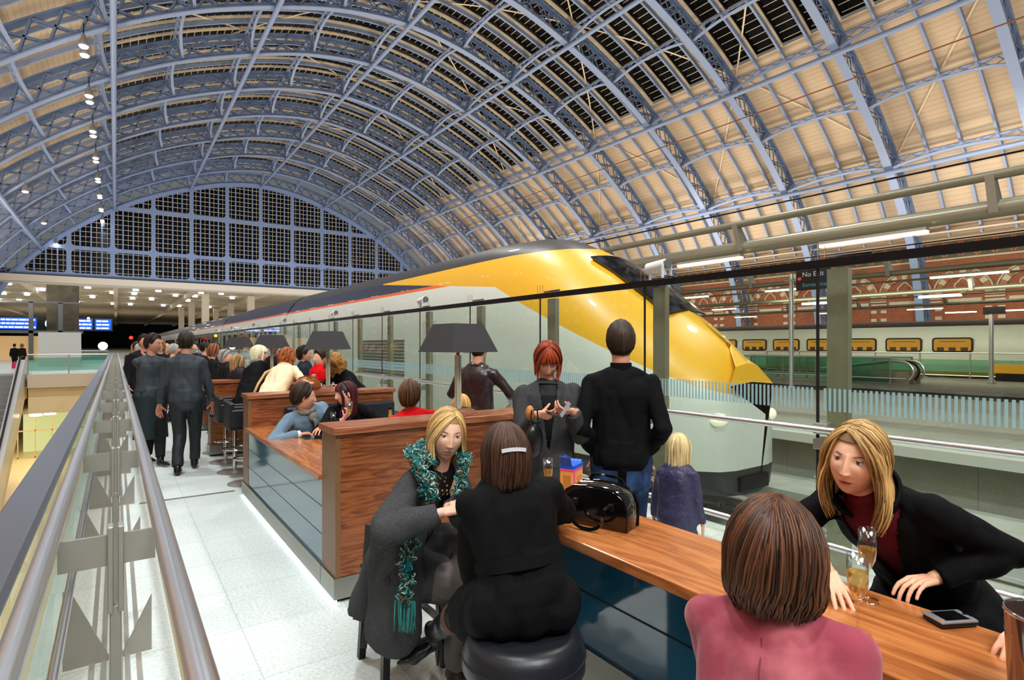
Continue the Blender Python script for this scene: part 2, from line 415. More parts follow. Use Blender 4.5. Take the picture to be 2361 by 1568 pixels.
for z in np.arange(ZB+.8,29.9,.78):
    w=half(z); gb.box(CX-w,CX+w,YW+.04,YW+.22,z-.025,z+.025)
mu.build('mullion',BLUE,window); gb.build('glazing_bar',BEIGE,window)
bm=MB(); bm.box(CX-38,CX+38,YW-.5,YW+.6,ZB-.5,ZB+.02); bm.build('transom_beam',BLUE2,window)
# ================================================================ modern extension beyond the screen
ext=MB(); ext.box(-70,120,YB+1,YB+230,12.6,13)
extension=struct('ceiling_far',ext,basic('extension_soffit_dark',(96,84,64),.8))
sl=MB()
for y in np.arange(YB+2,YB+230,3.0): sl.box(-70,120,y,y+1.7,12.0,12.25)
sl.build('soffit_slats',basic('soffit_slats_cream',(205,190,160),.6),extension)
for x in np.arange(-60,110,12.0):
    MB().box(x-.35,x+.35,YB+1,YB+229,11.2,12.0).build('soffit_beam',BEIGE,extension)
fa=MB(); fa.box(-70,120,YB-1.2,YB-.9,10.9,12.0); fa.box(-70,120,YB-1.2,YB+1.4,10.8,10.95); fa.build('fascia',basic('fascia_cream',(225,212,188),.5),extension)
ends=MB(); ends.box(-90,140,YB+229,YB+230,-8,13); struct('wall_far',ends,basic('night_far',(10,10,12),.9))
ci=0
ldisc=MB().lathe([(.001,-.02),(.42,-.02),(.5,.1),(.3,.45),(.001,.45)],12)
proto=None
for x in np.arange(-46,22,3.5):
    for y in (YB+6,YB+14,YB+24,YB+38,YB+60):
        if (int(x*2)+int(y))%3==0: continue
        if proto is None:
            proto=ldisc.build('downlight',emis('downlight_white',(225,240,255),30)); o=proto
        else: o=proto.copy(); COL.objects.link(o)
        o.location=(x,y,11.55); tag(o,'small round white downlight under the flat cream soffit beyond the arched window','lamp','downlights under the far soffit')
k=0
for x in (14,22,34,46):
    for y in (YB+12,YB+36,YB+60):
        o=MB().box(x-.6,x+.6,y-.6,y+.6,0,11.3).build('station_column',BEIGE)
        tag(o,'square cream column holding up the flat soffit beyond the arched window','column','cream columns beyond the window')
for (x,y,w,h) in ((-5.5,92,3.2,9.2),(-24,112,1.5,11)):
    o=MB().box(x-w/2,x+w/2,y-.6,y+.6,0,h).build('station_column',M_concd); 
    tag(o,'wide grey column rising above the concourse screens' if w>2 else 'grey column at the left under the flat soffit','column')
# ================================================================ brick walls both sides
def brick_mat(name,dark=1):
    m,nt,b=nmat(name); N=nt.nodes.new; L=nt.links; tc=N('ShaderNodeTexCoord'); mp=N('ShaderNodeMapping'); mp.inputs['Rotation'].default_value=(R(90),0,R(90)) 
    sp=N('ShaderNodeSeparateXYZ'); L.new(tc.outputs['Object'],sp.inputs[0]); cb=N('ShaderNodeCombineXYZ'); L.new(sp.outputs[1],cb.inputs[0]); L.new(sp.outputs[2],cb.inputs[1])
    br=N('ShaderNodeTexBrick'); br.inputs['Scale'].default_value=2.2; br.inputs['Color1'].default_value=srgb((176,100,66)); br.inputs['Color2'].default_value=srgb((152,82,54)); br.inputs['Mortar'].default_value=srgb((120,76,56)); br.inputs['Mortar Size'].default_value=.012
    L.new(cb.outputs[0],br.inputs['Vector']); L.new(br.outputs['Color'],b.inputs['Base Color']); b.inputs['Roughness'].default_value=.8; return m
M_brick=brick_mat('red_brick'); M_stone=basic('cream_stone',(212,196,170),.7); M_stoned=basic('stone_shadow_recess',(120,62,44),.8)
M_tile=basic('diamond_tile_dark',(92,84,62),.6)
def brickwall(name,X,face,y0,y1,ywin):
    w=MB(); w.box(X,X+.8,y0,y1,-1,11.2) if face<0 else w.box(X-.8,X,y0,y1,-6.3,11.2)
    wo=struct(name,w,M_brick)
    st=MB(); dm=MB(); vb=MB(); rc=MB()
    f=lambda a:X+face*a
    def bx(m,a0,a1,ya,yb,za,zb): x0,x1=sorted((f(a0),f(a1))); m.box(x0,x1,ya,yb,za,zb)
    bx(st,0,.25,y0,y1,10.9,11.2); bx(st,-.4,3.3,y0,y1,11.2,11.35); bx(st,0,.18,y0,y1,9.25,9.4); bx(dm,0,.05,y0,y1,9.45,10.85)
    y=y0
    while y<y1-1.2:
        for (a,b_) in ((0,.6),(.6,1.2)):
            pass
        yc=y+.6; q=[(yc-.6,10.15),(yc,10.8),(yc+.6,10.15),(yc,9.5)]
        vb.beam((f(.07),yc-.6,10.15),(f(.07),yc,10.8),.06,.16,(0,1,-1)); vb.beam((f(.07),yc,10.8),(f(.07),yc+.6,10.15),.06,.16,(0,1,1))
        vb.beam((f(.07),yc+.6,10.15),(f(.07),yc,9.5),.06,.16,(0,1,-1)); vb.beam((f(.07),yc,9.5),(f(.07),yc-.6,10.15),.06,.16,(0,1,1))
        d=.22; x0=f(.05);x1=f(.12); st.prism([(yc-d,10.15),(yc,10.15+d),(yc+d,10.15),(yc,10.15-d)],min(x0,x1),max(x0,x1),'x')
        y+=1.2
    for yc in ywin:
        # voussoir arch of alternating stone and brick
        n=13
        for k in range(n):
            a0=PI*k/n; a1=PI*(k+1)/n; r0,r1=1.55,2.05
            q=[(yc+r0*math.cos(a0),6.25+r0*math.sin(a0)),(yc+r1*math.cos(a0),6.25+r1*math.sin(a0)),(yc+r1*math.cos(a1),6.25+r1*math.sin(a1)),(yc+r0*math.cos(a1),6.25+r0*math.sin(a1))]
            x0,x1=sorted((f(0),f(.16))); (st if k%2==0 else vb).prism(q,x0,x1,'x')
        pts=[(f(.2),yc+2.15*math.cos(a),6.25+2.15*math.sin(a)) for a in np.linspace(0,PI,20)]; st.tube(pts,.07,6)
        q=[(yc+1.5*math.cos(a),6.25+1.5*math.sin(a)) for a in np.linspace(0,PI,20)]; q=q+[(yc-1.5,3.2),(yc+1.5,3.2)]
        x0,x1=sorted((f(0),f(.05))); rc.prism(q,x0,x1,'x')
        pts=[(f(.1),yc+.55*math.cos(a)*(1+.12*math.cos(4*a)),6.9+.55*math.sin(a)*(1+.12*math.cos(4*a))) for a in np.linspace(0,2*PI,33)]; st.tube(pts,.07,6)
        for z in (6.0,5.75): bx(st,0,.2,yc+1.55,yc+BAY/2-1.55,z,z+.12)
        bx(st,0,.1,yc+1.55,yc+BAY/2-1.55,5.2,5.6)
        for z in (4.7,3.9,3.1): 
            for sy in (-1,1): bx(st,0,.12,yc+sy*1.8-.25,yc+sy*1.8+.25,z,z+.3)
        bx(st,0,.1,yc-1.32,yc+1.32,5.2,5.75)
    st.build('stone_dressing',M_stone,wo); dm.build('frieze_panel',M_tile,wo); vb.build('frieze_lattice',basic('terracotta_'+name,(176,108,72),.7),wo); rc.build('arch_recess',M_brick,wo)
    return wo
wy=[9.1+BAY/2*k for k in range(-2,22)]
brickwall('wall_right',61.2,-1,-4,110,wy)
brickwall('wall_left',-17.2,1,-4,110,wy)
# ================================================================ floors
def tile_mat(name,c1,c2,joint,sx,sy,rough=.35):
    m,nt,b=nmat(name); N=nt.nodes.new; L=nt.links; tc=N('ShaderNodeTexCoord')
    n=N('ShaderNodeTexNoise'); n.inputs['Scale'].default_value=55; n.inputs['Detail'].default_value=6; L.new(tc.outputs['Object'],n.inputs[0])
    n2=N('ShaderNodeTexNoise'); n2.inputs['Scale'].default_value=1.6; L.new(tc.outputs['Object'],n2.inputs[0])
    ad=N('ShaderNodeMath'); ad.operation='MULTIPLY_ADD'; ad.inputs[1].default_value=.35; L.new(n2.outputs[0],ad.inputs[0]); L.new(n.outputs[0],ad.inputs[2])
    r=N('ShaderNodeValToRGB'); e=r.color_ramp.elements; e[0].position=.45; e[0].color=srgb(c1); e[1].position=.85; e[1].color=srgb(c2); L.new(ad.outputs[0],r.inputs[0])
    br=N('ShaderNodeTexBrick'); br.inputs['Scale'].default_value=1; br.inputs['Brick Width'].default_value=sx; br.inputs['Row Height'].default_value=sy; br.offset=0
    br.inputs['Mortar Size'].default_value=.004; br.inputs['Color1'].default_value=(1,1,1,1); br.inputs['Color2'].default_value=(.96,.96,.96,1); br.inputs['Mortar'].default_value=srgb(joint)
    L.new(tc.outputs['Object'],br.inputs['Vector']); mx=N('ShaderNodeMix'); mx.data_type='RGBA'; mx.blend_type='MULTIPLY'; mx.inputs[0].default_value=1
    L.new(r.outputs[0],mx.inputs[6]); L.new(br.outputs[0],mx.inputs[7]); L.new(mx.outputs[2],b.inputs['Base Color']); b.inputs['Roughness'].default_value=rough; return m
M_floor=tile_mat('terrazzo',(190,200,194),(224,230,225),(226,226,226),.6,.6)
M_deck=tile_mat('deck_paving',(128,126,112),(160,158,142),(170,170,160),3.0,1.5,.6)
fl=MB(); fl.box(-.36,4.55,-6,YB+229,-.35,0); floor=struct('floor',fl,M_floor)
st=MB()
for x in (-.10,-.05,.05,.10): st.box(x-.012,x+.012,-2,60,0,.004)
st.box(-.03,.03,-2,60,0,.03); st.build('rail_groove_strip',M_steel2,floor)
MB().box(.2,1.1,7.0,7.06,0,.003).build('expansion_joint',M_steel2,floor)
# bridge and far concourse on the left
br=MB(); br.box(-17,-.36,43.2,YB+229,-.35,0); br.box(-4.0+.0,-.36,41.2,43.2,-.35,0); bridge=struct('floor_bridge',br,M_floor)
MB().box(-4.0,-.36,41.0,41.2,-.75,-.02).build('bridge_fascia',basic('fascia_stone',(214,200,180),.5),bridge)
MB().box(-4.0,-.36,41.3,41.5,-2.2,-.75).build('bridge_bulkhead',M_creamwall,bridge)
lo=MB(); lo.box(-17,-.36,-6,90,-6.3,-6); struct('floor_lower',lo,basic('lower_floor',(226,206,160),.4))
MB().box(-17.1,-.2,90,90.5,-6,-.4).build('wall_lower_far',M_creamwall)['kind']='structure'
MB().box(-.36,-.2,-6,90,-6,-.36).build('wall_lower_right',M_creamwall)['kind']='structure'
# lower shop fronts
sh=thing('shop_front','glazed lower level shop front with cream posts under the bridge','shop front',(-3.2,50,-6))
mb=MB()
for i in range(6): mb.box(-2.2+i*.9,-2.14+i*.9,-.05,.05,0,3.6)
for z in (0,1.8,3.5): mb.box(-2.2,2.4,-.05,.05,z,z+.08)
mb.build('frame',basic('cream_metal',(206,190,140),.4),sh); MB().box(-2.2,2.4,-.01,.01,0,3.6).build('glass',M_glass,sh)
MB().box(-2.2,2.4,3.0,3.1,0,3.6).build('lit_back_panel',emis('shop_glow',(226,228,180),1.0),sh)
for i,(x,y) in enumerate(((-3.9,44),(-3.4,46),(-4.3,48))):
    o=MB().lathe([(.001,0),(.3,0),(.3,.1),(.001,.12)],16).build('ceiling_spot',emis('spot%d'%i,(255,246,215),18)); o.location=(x,y,-2.6-.15*i)
    tag(o,['nearest','middle','furthest'][i]+' round warm spotlight below the bridge','lamp')
lc=MB(); lc.box(-17,-.36,43.3,90,-2.4,-2.2); struct('ceiling_lower',lc,M_creamwall)
# escalator on the left
es=thing('escalator','grey metal escalator rising to the bridge at the left, with a steel clad side','escalator',(0,0,0))
mb=MB(); n=22; x0,x1=-5.55,-4.45; y0,y1=30.8,41.2
for i in range(n):
    ya=y0+(y1-y0)*i/n; yb=y0+(y1-y0)*(i+1)/n; za=-6+6*(i+1)/n
    mb.box(x0,x1,ya,yb+.02,za-.3,za)
    for k in range(9): mb.box(x0+.03+k*.12,x0+.07+k*.12,ya-.004,ya+.01,za-.26,za-.02)
mb.build('steps',basic('escalator_step',(150,152,150),.5,.3),es)
def espoly(x0,x1,dz0,dz1,name,mat,par):
    return MB().prism([(y0-1,-6+dz0),(y0,-6+dz0),(y1,dz0),(y1+1,dz0),(y1+1,dz1),(y1,dz1),(y0,-6+dz1),(y0-1,-6+dz1)],x0,x1,'x').build(name,mat,par)
for a,b in ((x0-.3,x0),(x1,x1+.34)): espoly(a,b,-.7,.80,'side_cladding',basic('escalator_side',(214,218,222),.3,.4) if 'escalator_side' not in MATS else MATS['escalator_side'],es)
espoly(x1+.1,x1+.32,-1.4,-.7,'soffit_panel',M_creamwall,es)
for a in (x0-.14,x1+.14): espoly(a-.04,a+.04,.95,1.02,'handrail',M_rubber,es)
# bridge balustrades
def rail_glass(name,label,pts,h=1.1,cat='railing',tg=M_glassg,group=None,posts=2.2):
    o=thing(name,label,cat,pts[0],0,group); b=V(pts[0])
    rail=MB(); rail.tube([V(p)-b+V((0,0,h)) for p in pts],.035,8); rail.build('top_rail',M_steel,o,smooth=True)
    lr=MB(); lr.tube([V(p)-b+V((0,0,.15)) for p in pts],.025,8); lr.build('bottom_rail',M_steel,o,smooth=True)
    for a,c in zip(pts[:-1],pts[1:]):
        a=V(a)-b;c=V(c)-b; L=(c-a).length; k=max(1,round(L/posts))
        for i in range(k+1):
            p=a+(c-a)*i/k; MB().box(p.x-.03,p.x+.03,p.y-.03,p.y+.03,p.z-.3,p.z+h).build('post',M_steel2,o)
        MB().beam(a+V((0,0,.55)),c+V((0,0,.55)),.015,.75,(0,0,1)).build('glass_panel',tg,o)
    return o
rail_glass('balustrade','glass and steel balustrade along the near edge of the bridge, left of the long handrail',[(-4.0,41.15,0),(-.4,41.15,0)])
rail_glass('balustrade','further glass balustrade behind the white box panel on the bridge',[(-4.6,66,0),(-.6,66,0)])
o=MB().box(-4.75,-2.2,55,55.5,0,2.6).build('display_panel',M_white); tag(o,'tall blank white free-standing panel on the bridge','panel')
# grey gallery frame at the left behind
g=thing('lift_frame','grey steel frame with glass sign band standing behind the bridge at the left','frame',(-9,80,0))
mb=MB(); mb.box(-6,6,-.2,.2,2.9,3.2); mb.box(-6,6,-.2,.2,6.2,6.4)
for x in (-6,-2.5,1.5,4.0): mb.box(x-.2,x+.2,-.2,.2,0,6.3)
mb.build('frame',basic('grey_frame',(120,126,124),.4,.5),g); MB().box(-5.8,3.8,.3,.4,0,2.6).build('lit_shop_window',emis('far_shop',(230,190,130),.8),g)
# departure boards
SCR=emis('screen_blue',(30,90,235),2.2); SCRW=emis('screen_white',(200,225,255),5)
def board(x,y,z,label,kind):
    b=thing('departure_board',label,'screen',(x,y,z))
    MB().box(-5.2 if kind else -2.6,3.4 if kind else 2.2,0,.4,0,1.9).build('case',M_black,b)
    rnd=random.Random(kind+3)
    for (a,c) in (((-4.9,.6),) if kind else ((-2.3,-.2),(.1,2.0))):
        MB().box(a,c,-.03,0,.15,1.7).build('screen',SCR,b)
        t=MB()
        for r in range(3):
            zz=.3+r*.5; xx=a+.15
            while xx<c-.4:
                w=rnd.uniform(.3,.9); t.box(xx,min(xx+w,c-.1),-.05,-.03,zz,zz+.22); xx+=w+.08
        t.build('text_line',SCRW,b)
    if kind:
        MB().cyl((2.2,-.02,.95),(2.2,-.06,.95),.72,28).build('clock_face',emis('clock',(190,240,255),5),b)
        h=MB(); h.beam((2.2,-.08,.95),(2.2,-.08,1.4),.03,.06,(0,1,0)); h.beam((2.2,-.08,.95),(2.5,-.08,.95),.03,.07,(0,1,0)); h.build('clock_hand',M_black,b)
board(-9.4,100,3.6,'long blue departure board with round white clock at the left',1)
board(-2.5,100,3.6,'short blue departure board right of the one with the clock',0)
# globe lamps and signal lights far away
for i,(x,y,z,r,c,s,l) in enumerate(((-.9,60,1.55,.34,(255,255,250),12,'glowing white globe lamp on the bridge'),(1.7,92,2.6,.22,(255,20,10),30,'small red signal light far down the platform'),(-4.0,95,3.0,.2,(255,150,20),20,'amber light left of the wide grey column'),(-3.0,95,5.2,.16,(255,250,240),20,'small white light above the far crowd'))):
    o=MB().ell((0,0,0),r).build('far_lamp',emis('far%d'%i,c,s),smooth='all'); o.location=(x,y,z); tag(o,l,'lamp')
# ================================================================ near handrail on the void edge
hr=thing('handrail','long brushed steel double handrail on plate posts running from the camera along the void','railing',(0,0,0))
def build_rail():
    MB().tube([(.125,-1,1.05),(.125,48,1.05)],.028,20).build('inner_handrail',M_steel,hr,smooth=True)
    MB().tube([(-.165,-1,1.05),(-.165,48,1.05)],.026,20).build('outer_handrail',M_steel,hr,smooth=True)
    MB().prism([(-.345,1.035),(-.335,1.06),(-.22,1.075),(-.205,1.06),(-.215,1.03)],-1,48,'y').build('top_capping',basic('grey_steel_capping',(132,136,144),.33,.9),hr,bevel=.004)
    MB().prism([(-.24,.12),(-.226,.12),(-.214,1.04),(-.228,1.04)],-1,48,'y').build('glass_screen',M_glass,hr)
    MB().box(-.012,.012,-1,48,0,.05).build('glass_channel',M_dark,hr)
    MB().tube([(-.19,-1,.42),(-.19,48,.42)],.02,12).build('lower_tube',M_steel,hr,smooth=True)
    y=.55
    first=True; k=0
    protos=[]
    while y<46:
        if first:
            a=MB().box(.022,.11,-.006,.006,.93,1.03).build('bracket_arm',M_steel2,hr)
            a2=MB().box(-.15,-.022,-.006,.006,.93,1.03).build('bracket_arm',M_steel2,hr)
            p=MB(); p.box(-.022,-.006,-.03,.03,.78,1.06); p.box(.006,.022,-.03,.03,.78,1.06); p.box(-.016,.016,-.02,.02,.0,.8); p=p.build('post_plate',M_steel2,hr,bevel=.003)
            g=MB(); g.prism([(.02,.0),(.16,0),(.16,.30)],-.006,.006,'y'); g=g.build('gusset',M_steel2,hr)
            g2=MB(); g2.prism([(-.02,.0),(-.22,0),(-.22,.40),(-.19,.40)],-.006,.006,'y'); g2=g2.build('gusset',M_steel2,hr)
            protos=[a,a2,p,g,g2]; first=False; obs=protos
        else:
            obs=[]
            for q in protos: c=q.copy(); COL.objects.link(c); obs.append(c)
        for q in obs: q.location=(0,y+(.0 if q.name.startswith(('bracket','post')) else -.35),0)
        if k>18 and y>30: break
        y+=1.72; k+=1
build_rail()
# ================================================================ glass platform screen, x=4.15
GX=4.15; PW=1.63; PY0=.45
gs=thing('glass_screen','tall glass safety screen with steel posts, dark top band and two handrails beside the train','screen',(GX,0,0))
NP=28
for i in range(-1,NP):
    y=PY0+PW*i
    p=MB(); p.box(-.006,.006,y+.012,y+PW-.012,.10,2.2); p=p.build('glass_pane',M_glass,gs)
    f=MB(); n=int(PW/.034)
    for k in range(n):
        yy=y+.03+k*(PW-.06)/n; f.box(-.009,-.0065,yy,yy+.017,1.18,1.34)
    f.build('frit_stripe_band',M_frit,p)
    q=MB(); q.box(.10,.16,y-.16,y-.015,0,2.2); q.build('post',basic('bronze_steel',(158,148,124),.42,.35) if i==-1 else bpy.data.materials['bronze_steel'],gs)
    c=MB(); c.box(-.035,.10,y-.075,y+.02,1.01,1.09); c.box(-.035,.10,y-.075,y+.02,.90,.98); c=c.build('glass_clamp',M_steel2,gs,bevel=.006)
    MB().box(-.004,.004,y-.010,y+.010,.1,2.26).build('joint_seal',M_rubber,gs)
    b=MB(); 
    for dy in (-.05,0,.05): b.cyl((0,y+dy,2.26),(0,y+dy,2.36),.003,6)
    b.cyl((0,y-.08,2.275),(0,y-.36,2.275),.011,8); b.build('top_bracket',M_chrome,gs)
MB().box(-.014,.014,PY0-PW,PY0+PW*NP,2.2,2.26).build('top_band',M_dark,gs)
MB().tube([(-.075,PY0-PW,1.05),(-.075,PY0+PW*NP,1.05)],.024,16).build('upper_handrail',M_steel,gs,smooth=True)
MB().tube([(-.075,PY0-PW,.25),(-.075,PY0+PW*NP,.25)],.024,16).build('lower_handrail',M_steel,gs,smooth=True)
# spotlights on top of the screen
sp=None
for i,y in enumerate((3.55,8.5,13.1,17.9,22.6,27.4,32)):
    if sp is None:
        sp=thing('uplighter','','lamp',(GX,y,2.262),0,'white uplighters on the glass screen')
        MB().cyl((0,-.10,.13),(0,.12,.11),.052,20).build('lamp_body',M_white,sp,smooth=True,bevel=.006)
        MB().cyl((0,-.122,.1315),(0,-.10,.13),.047,20).build('lamp_cap',basic('grey_cap',(120,122,122),.3,.4),sp,smooth=True)
        b=MB(); b.box(-.06,-.052,-.115,-.09,0,.13); b.box(.052,.06,-.115,-.09,0,.13); b.box(-.01,.01,.07,.1,0,.1); b.build('bracket',M_white,sp); o=sp
    else: o=copy_tree(sp); o.location=(GX,y,2.262)
    o['label']=['nearest white tubular uplighter on the glass screen, above the man in the black jumper','second white uplighter from the camera on top of the glass screen, beside the train flank'][i] if i<2 else 'small white uplighter far along the top of the glass screen'
# ================================================================ tracks and platforms right
pit=MB(); pit.box(4.55,10.5,-12,YB+200,-1.3,-1.08); struct('floor_track_bed',pit,M_conc)
MB().box(4.4,4.55,-12,YB+200,-1.2,-.36).build('wall_platform_edge',M_concd)['kind']='structure'
def track(xc,label,grp):
    t=thing('railway_track',label,'track',(xc,0,-1.08))
    for sx in (-.75,.75):
        MB().prism([(sx-.07,.05),(sx+.07,.05),(sx+.07,.07),(sx+.012,.09),(sx+.012,.17),(sx+.036,.18),(sx+.036,.21),(sx-.036,.21),(sx-.036,.18),(sx-.012,.17),(sx-.012,.09),(sx-.07,.07)],-10,YB+180,'y').build('rail',M_steel,t)
    return t
t=track(7.6,'slab track with rails and clamp plates beside the glass screen','')
cp=None
for i in range(14):
    for sx in (-.75,.75):
        if cp is None:
            m=MB(); m.box(-.3,.3,-.15,.15,0,.05)
            for s in (-1,1):
                for d in (-.06,.06): m.box(s*.12-.02,s*.12+.05*s,d-.02,d+.02,.05,.14)
                m.cyl((s*.2,0,.05),(s*.2,0,.13),.03,8); m.box(s*.1-.03,s*.1+.03,-.12,.12,.05,.08)
            cp=m.build('clamp_plate',basic('grey_plate',(170,172,164),.5,.5),t); o=cp
        else: o=cp.copy(); COL.objects.link(o)
        o.location=(sx,-1.5+i*.8,0.001)
ld=MB(); ld.box(9.3,10.5,-12,YB+200,-1.08,-.82); ld.build('cable_ledge',M_conc,t).location=(-7.6,0,1.08)
dk=MB(); dk.box(10.5,21,-12,YB+200,-.14,0); dk.box(10.8,20.7,-12,YB+200,-1.3,-.14); deck=struct('floor_platform',dk,M_deck)
MB().box(10.45,10.9,-12,YB+200,-.16,.004).build('coping',basic('pale_coping',(186,186,172),.6),deck)
d2=MB(); d2.box(21,25,-12,YB+200,-1.3,-1.1); struct('floor_track_far',d2,M_concd)
d3=MB(); d3.box(25,34.2,-12,YB+200,-.14,0); d3.box(25.3,34.2,-12,YB+200,-1.3,-.14); struct('floor_platform_far',d3,M_deck)
d4=MB(); d4.box(34.2,61.2,-12,YB+200,-1.3,-1.1); struct('floor_track_outer',d4,M_concd)
tag(MB().box(10.98,11.1,-12,120,0,.002).build('platform_line',M_white),'thin pale line painted along the near platform edge','line')
# ================================================================ trains
def coach_profile(w=1.41,zb=.35,zt=3.85):
    pts=[(w-.22,zb),(w-.06,zb+.15),(w,zb+.6),(w,2.3),(w-.05,2.75),(w-.22,3.15),(w-.52,3.5),(w-.95,3.75),(0,zt)]
    return pts
def loft(secs,closed_ends=True):
    mb=MB(); n=len(secs[0]); 
    for s in secs: mb.v+= [tuple(p) for p in s]
    for i in range(len(secs)-1):
        for k in range(n): mb.f.append((i*n+k,i*n+(k+1)%n,(i+1)*n+(k+1)%n,(i+1)*n+k))
    mb.f.append(tuple(range(n-1,-1,-1))); mb.f.append(tuple((len(secs)-1)*n+k for k in range(n))); return mb
TS=1.26   # vertical size that meets the roof line seen from the platform
def train_mat(name,kind):
    m,nt,b=nmat(name); N=nt.nodes.new; L=nt.links; tc=N('ShaderNodeTexCoord'); sp=N('ShaderNodeSeparateXYZ'); L.new(tc.outputs['Object'],sp.inputs[0])
    def band(lo,hi,out):   # 1 between lo and hi
        a=N('ShaderNodeMath'); a.operation='GREATER_THAN'; a.inputs[1].default_value=lo; b_=N('ShaderNodeMath'); b_.operation='LESS_THAN'; b_.inputs[1].default_value=hi
        L.new(out,a.inputs[0]); L.new(out,b_.inputs[0]); c=N('ShaderNodeMath'); c.operation='MULTIPLY'; L.new(a.outputs[0],c.inputs[0]); L.new(b_.outputs[0],c.inputs[1]); return c.outputs[0]
    z=sp.outputs[2]; cur=None
    def mix(base,col,fac):
        mx=N('ShaderNodeMix'); mx.data_type='RGBA'; L.new(fac,mx.inputs[0])
        if isinstance(base,tuple): mx.inputs[6].default_value=base
        else: L.new(base,mx.inputs[6])
        mx.inputs[7].default_value=srgb(col); return mx.outputs[2]
    c=mix(srgb((212,216,204)),(38,42,66),band(3.96,4.35,z))
    c=mix(c,(232,104,40),band(3.88,3.96,z))
    c=mix(c,(60,58,58),band(4.35,9,z))
    c=mix(c,(44,46,48),band(-1,.72,z))
    if kind=='lead':
        # yellow cab: a wedge that sweeps back along the roof edge
        y=sp.outputs[1]; cs=[]
        for sl_,th_ in ((-.39,1.78),(-.0955,3.22)):
            ma=N('ShaderNodeMath'); ma.operation='MULTIPLY_ADD'; ma.inputs[1].default_value=sl_; L.new(y,ma.inputs[0]); L.new(z,ma.inputs[2])
            g1=N('ShaderNodeMath'); g1.operation='GREATER_THAN'; g1.inputs[1].default_value=th_; L.new(ma.outputs[0],g1.inputs[0]); cs.append(g1.outputs[0])
        lt=N('ShaderNodeMath'); lt.operation='MAXIMUM'; L.new(cs[0],lt.inputs[0]); L.new(cs[1],lt.inputs[1])
        fr_=N('ShaderNodeMath'); fr_.operation='LESS_THAN'; fr_.inputs[1].default_value=11.6; L.new(y,fr_.inputs[0]); l2=N('ShaderNodeMath'); l2.operation='MULTIPLY'; L.new(lt.outputs[0],l2.inputs[0]); L.new(fr_.outputs[0],l2.inputs[1]); lt=l2
        zz=band(1.8,4.35,z); mm=N('ShaderNodeMath'); mm.operation='MULTIPLY'; L.new(lt.outputs[0],mm.inputs[0]); L.new(zz,mm.inputs[1])
        c=mix(c,(230,172,36),mm.outputs[0])
    L.new(c,b.inputs['Base Color']); b.inputs['Roughness'].default_value=.36; b.inputs['Coat Weight'].default_value=.15; return m
M_lead=train_mat('train_livery_lead','lead'); M_coach=train_mat('train_livery_coach','coach')
def sect(y,scale_top,w,ts=None):
    ts=ts or TS
    P=[]
    pr=coach_profile(w)
    pr=[(x,z*ts if z>.7 else z) for x,z in pr]
    pr=[(x,min(z,.35+(z-.35)*scale_top)) for x,z in pr]
    full=pr+[(-x,z) for x,z in pr[-2::-1]]
    return [(x,y,z) for x,z in full]
nose=[]
for (y,s,w) in ((0,.36,.40),(.08,.42,.66),(.35,.48,.92),(.9,.57,1.16),(1.6,.68,1.30),(2.3,.78,1.38),(3.1,.88,1.41),(3.9,.95,1.41),(4.8,.985,1.41),(6,1,1.41),(14,1,1.41),(22,1,1.41)): nose.append(sect(y,s,w))
TX,TY,TZ=7.6,4.75,-.86
tr=thing('train','high speed train with sloping yellow nose, white flank and dark roof beside the glass screen','train',(TX,TY,TZ))
lead=loft(nose).build('power_car',M_lead,tr,smooth=True,angle=28)
# windscreen, side cab window, lights, grilles
ws=MB()
def ny(z): # y on the centre line for height z
    ys=[a[0][1] for a in nose]; zs=[max(p[2] for p in a) for a in nose]; return float(np.interp(z,zs,ys))
za,zb_=3.05,4.15
q=[]
for z in np.linspace(za,zb_,5):
    for x in np.linspace(-.5,.5,7): q.append((x,ny(z+.02)-.015+abs(x)**2*.2,z+.02-abs(x)**2*.18))
ws.add(q,[(i*7+j,i*7+j+1,(i+1)*7+j+1,(i+1)*7+j) for i in range(4) for j in range(6)]); ws.build('windscreen',basic('windscreen_glass',(14,16,22),.06,0,.9),lead,solid=.03)
for s in (-1,1):
    MB().ell((s*.62,.12,1.45),(.16,.1,.1)).build('headlamp',emis('headlamp'+str(s),(255,244,215),1.2),lead,smooth='all')
    g=MB(); 
    for k in range(12): g.box(s*1.40,s*1.425,9.0,12.2,1.6+k*.09,1.65+k*.09)
    g.build('side_grille',basic('grille_grey'+str(s),(92,88,76),.5),lead)
    MB().box(s*1.40,s*1.415,7.2,7.95,1.2,3.1).build('cab_door',basic('door_white'+str(s),(200,204,196),.3),lead,bevel=.02)
    MB().prism([(5.0,2.35),(5.9,2.35),(5.9,2.85),(5.35,2.85)],min(s*1.395,s*1.42),max(s*1.395,s*1.42),'x').build('cab_window',basic('cab_glass'+str(s),(20,22,26),.08,0,.9),lead)
MB().box(-.35,.35,-.05,.5,.42,.62).build('coupler_cover',M_dark,lead)
def bogie(par,y):
    b=MB(); 
    for s in (-1,1):
        for d in (-1.2,1.2): b.cyl((s*.7,y+d,.02),(s*.84,y+d,.02),.44,20)
        b.box(s*.9-.06,s*.9+.06,y-1.6,y+1.6,.0,.35)
    b.build('bogie',M_dark,par)
for y in (4.2,18.5): bogie(lead,y)
y=22.3; wp=MB()
for i in range(10):
    m=MB(); s=[sect(0,1,1.41),sect(18.4,1,1.41)]; c=loft(s).build('coach',M_coach,tr,smooth=True,angle=28); c.location=(0,y,0)
    w=MB()
    for k in range(8):
        for sx in (-1,1): w.box(min(sx*1.40,sx*1.42),max(sx*1.40,sx*1.42),1.2+k*2.05,2.7+k*2.05,2.2,3.15)
    w.build('window_row',basic('coach_window',(26,30,34),.08,0,.9) if i==0 else bpy.data.materials['coach_window'],c)
    bogie(c,0.0); y+=18.7
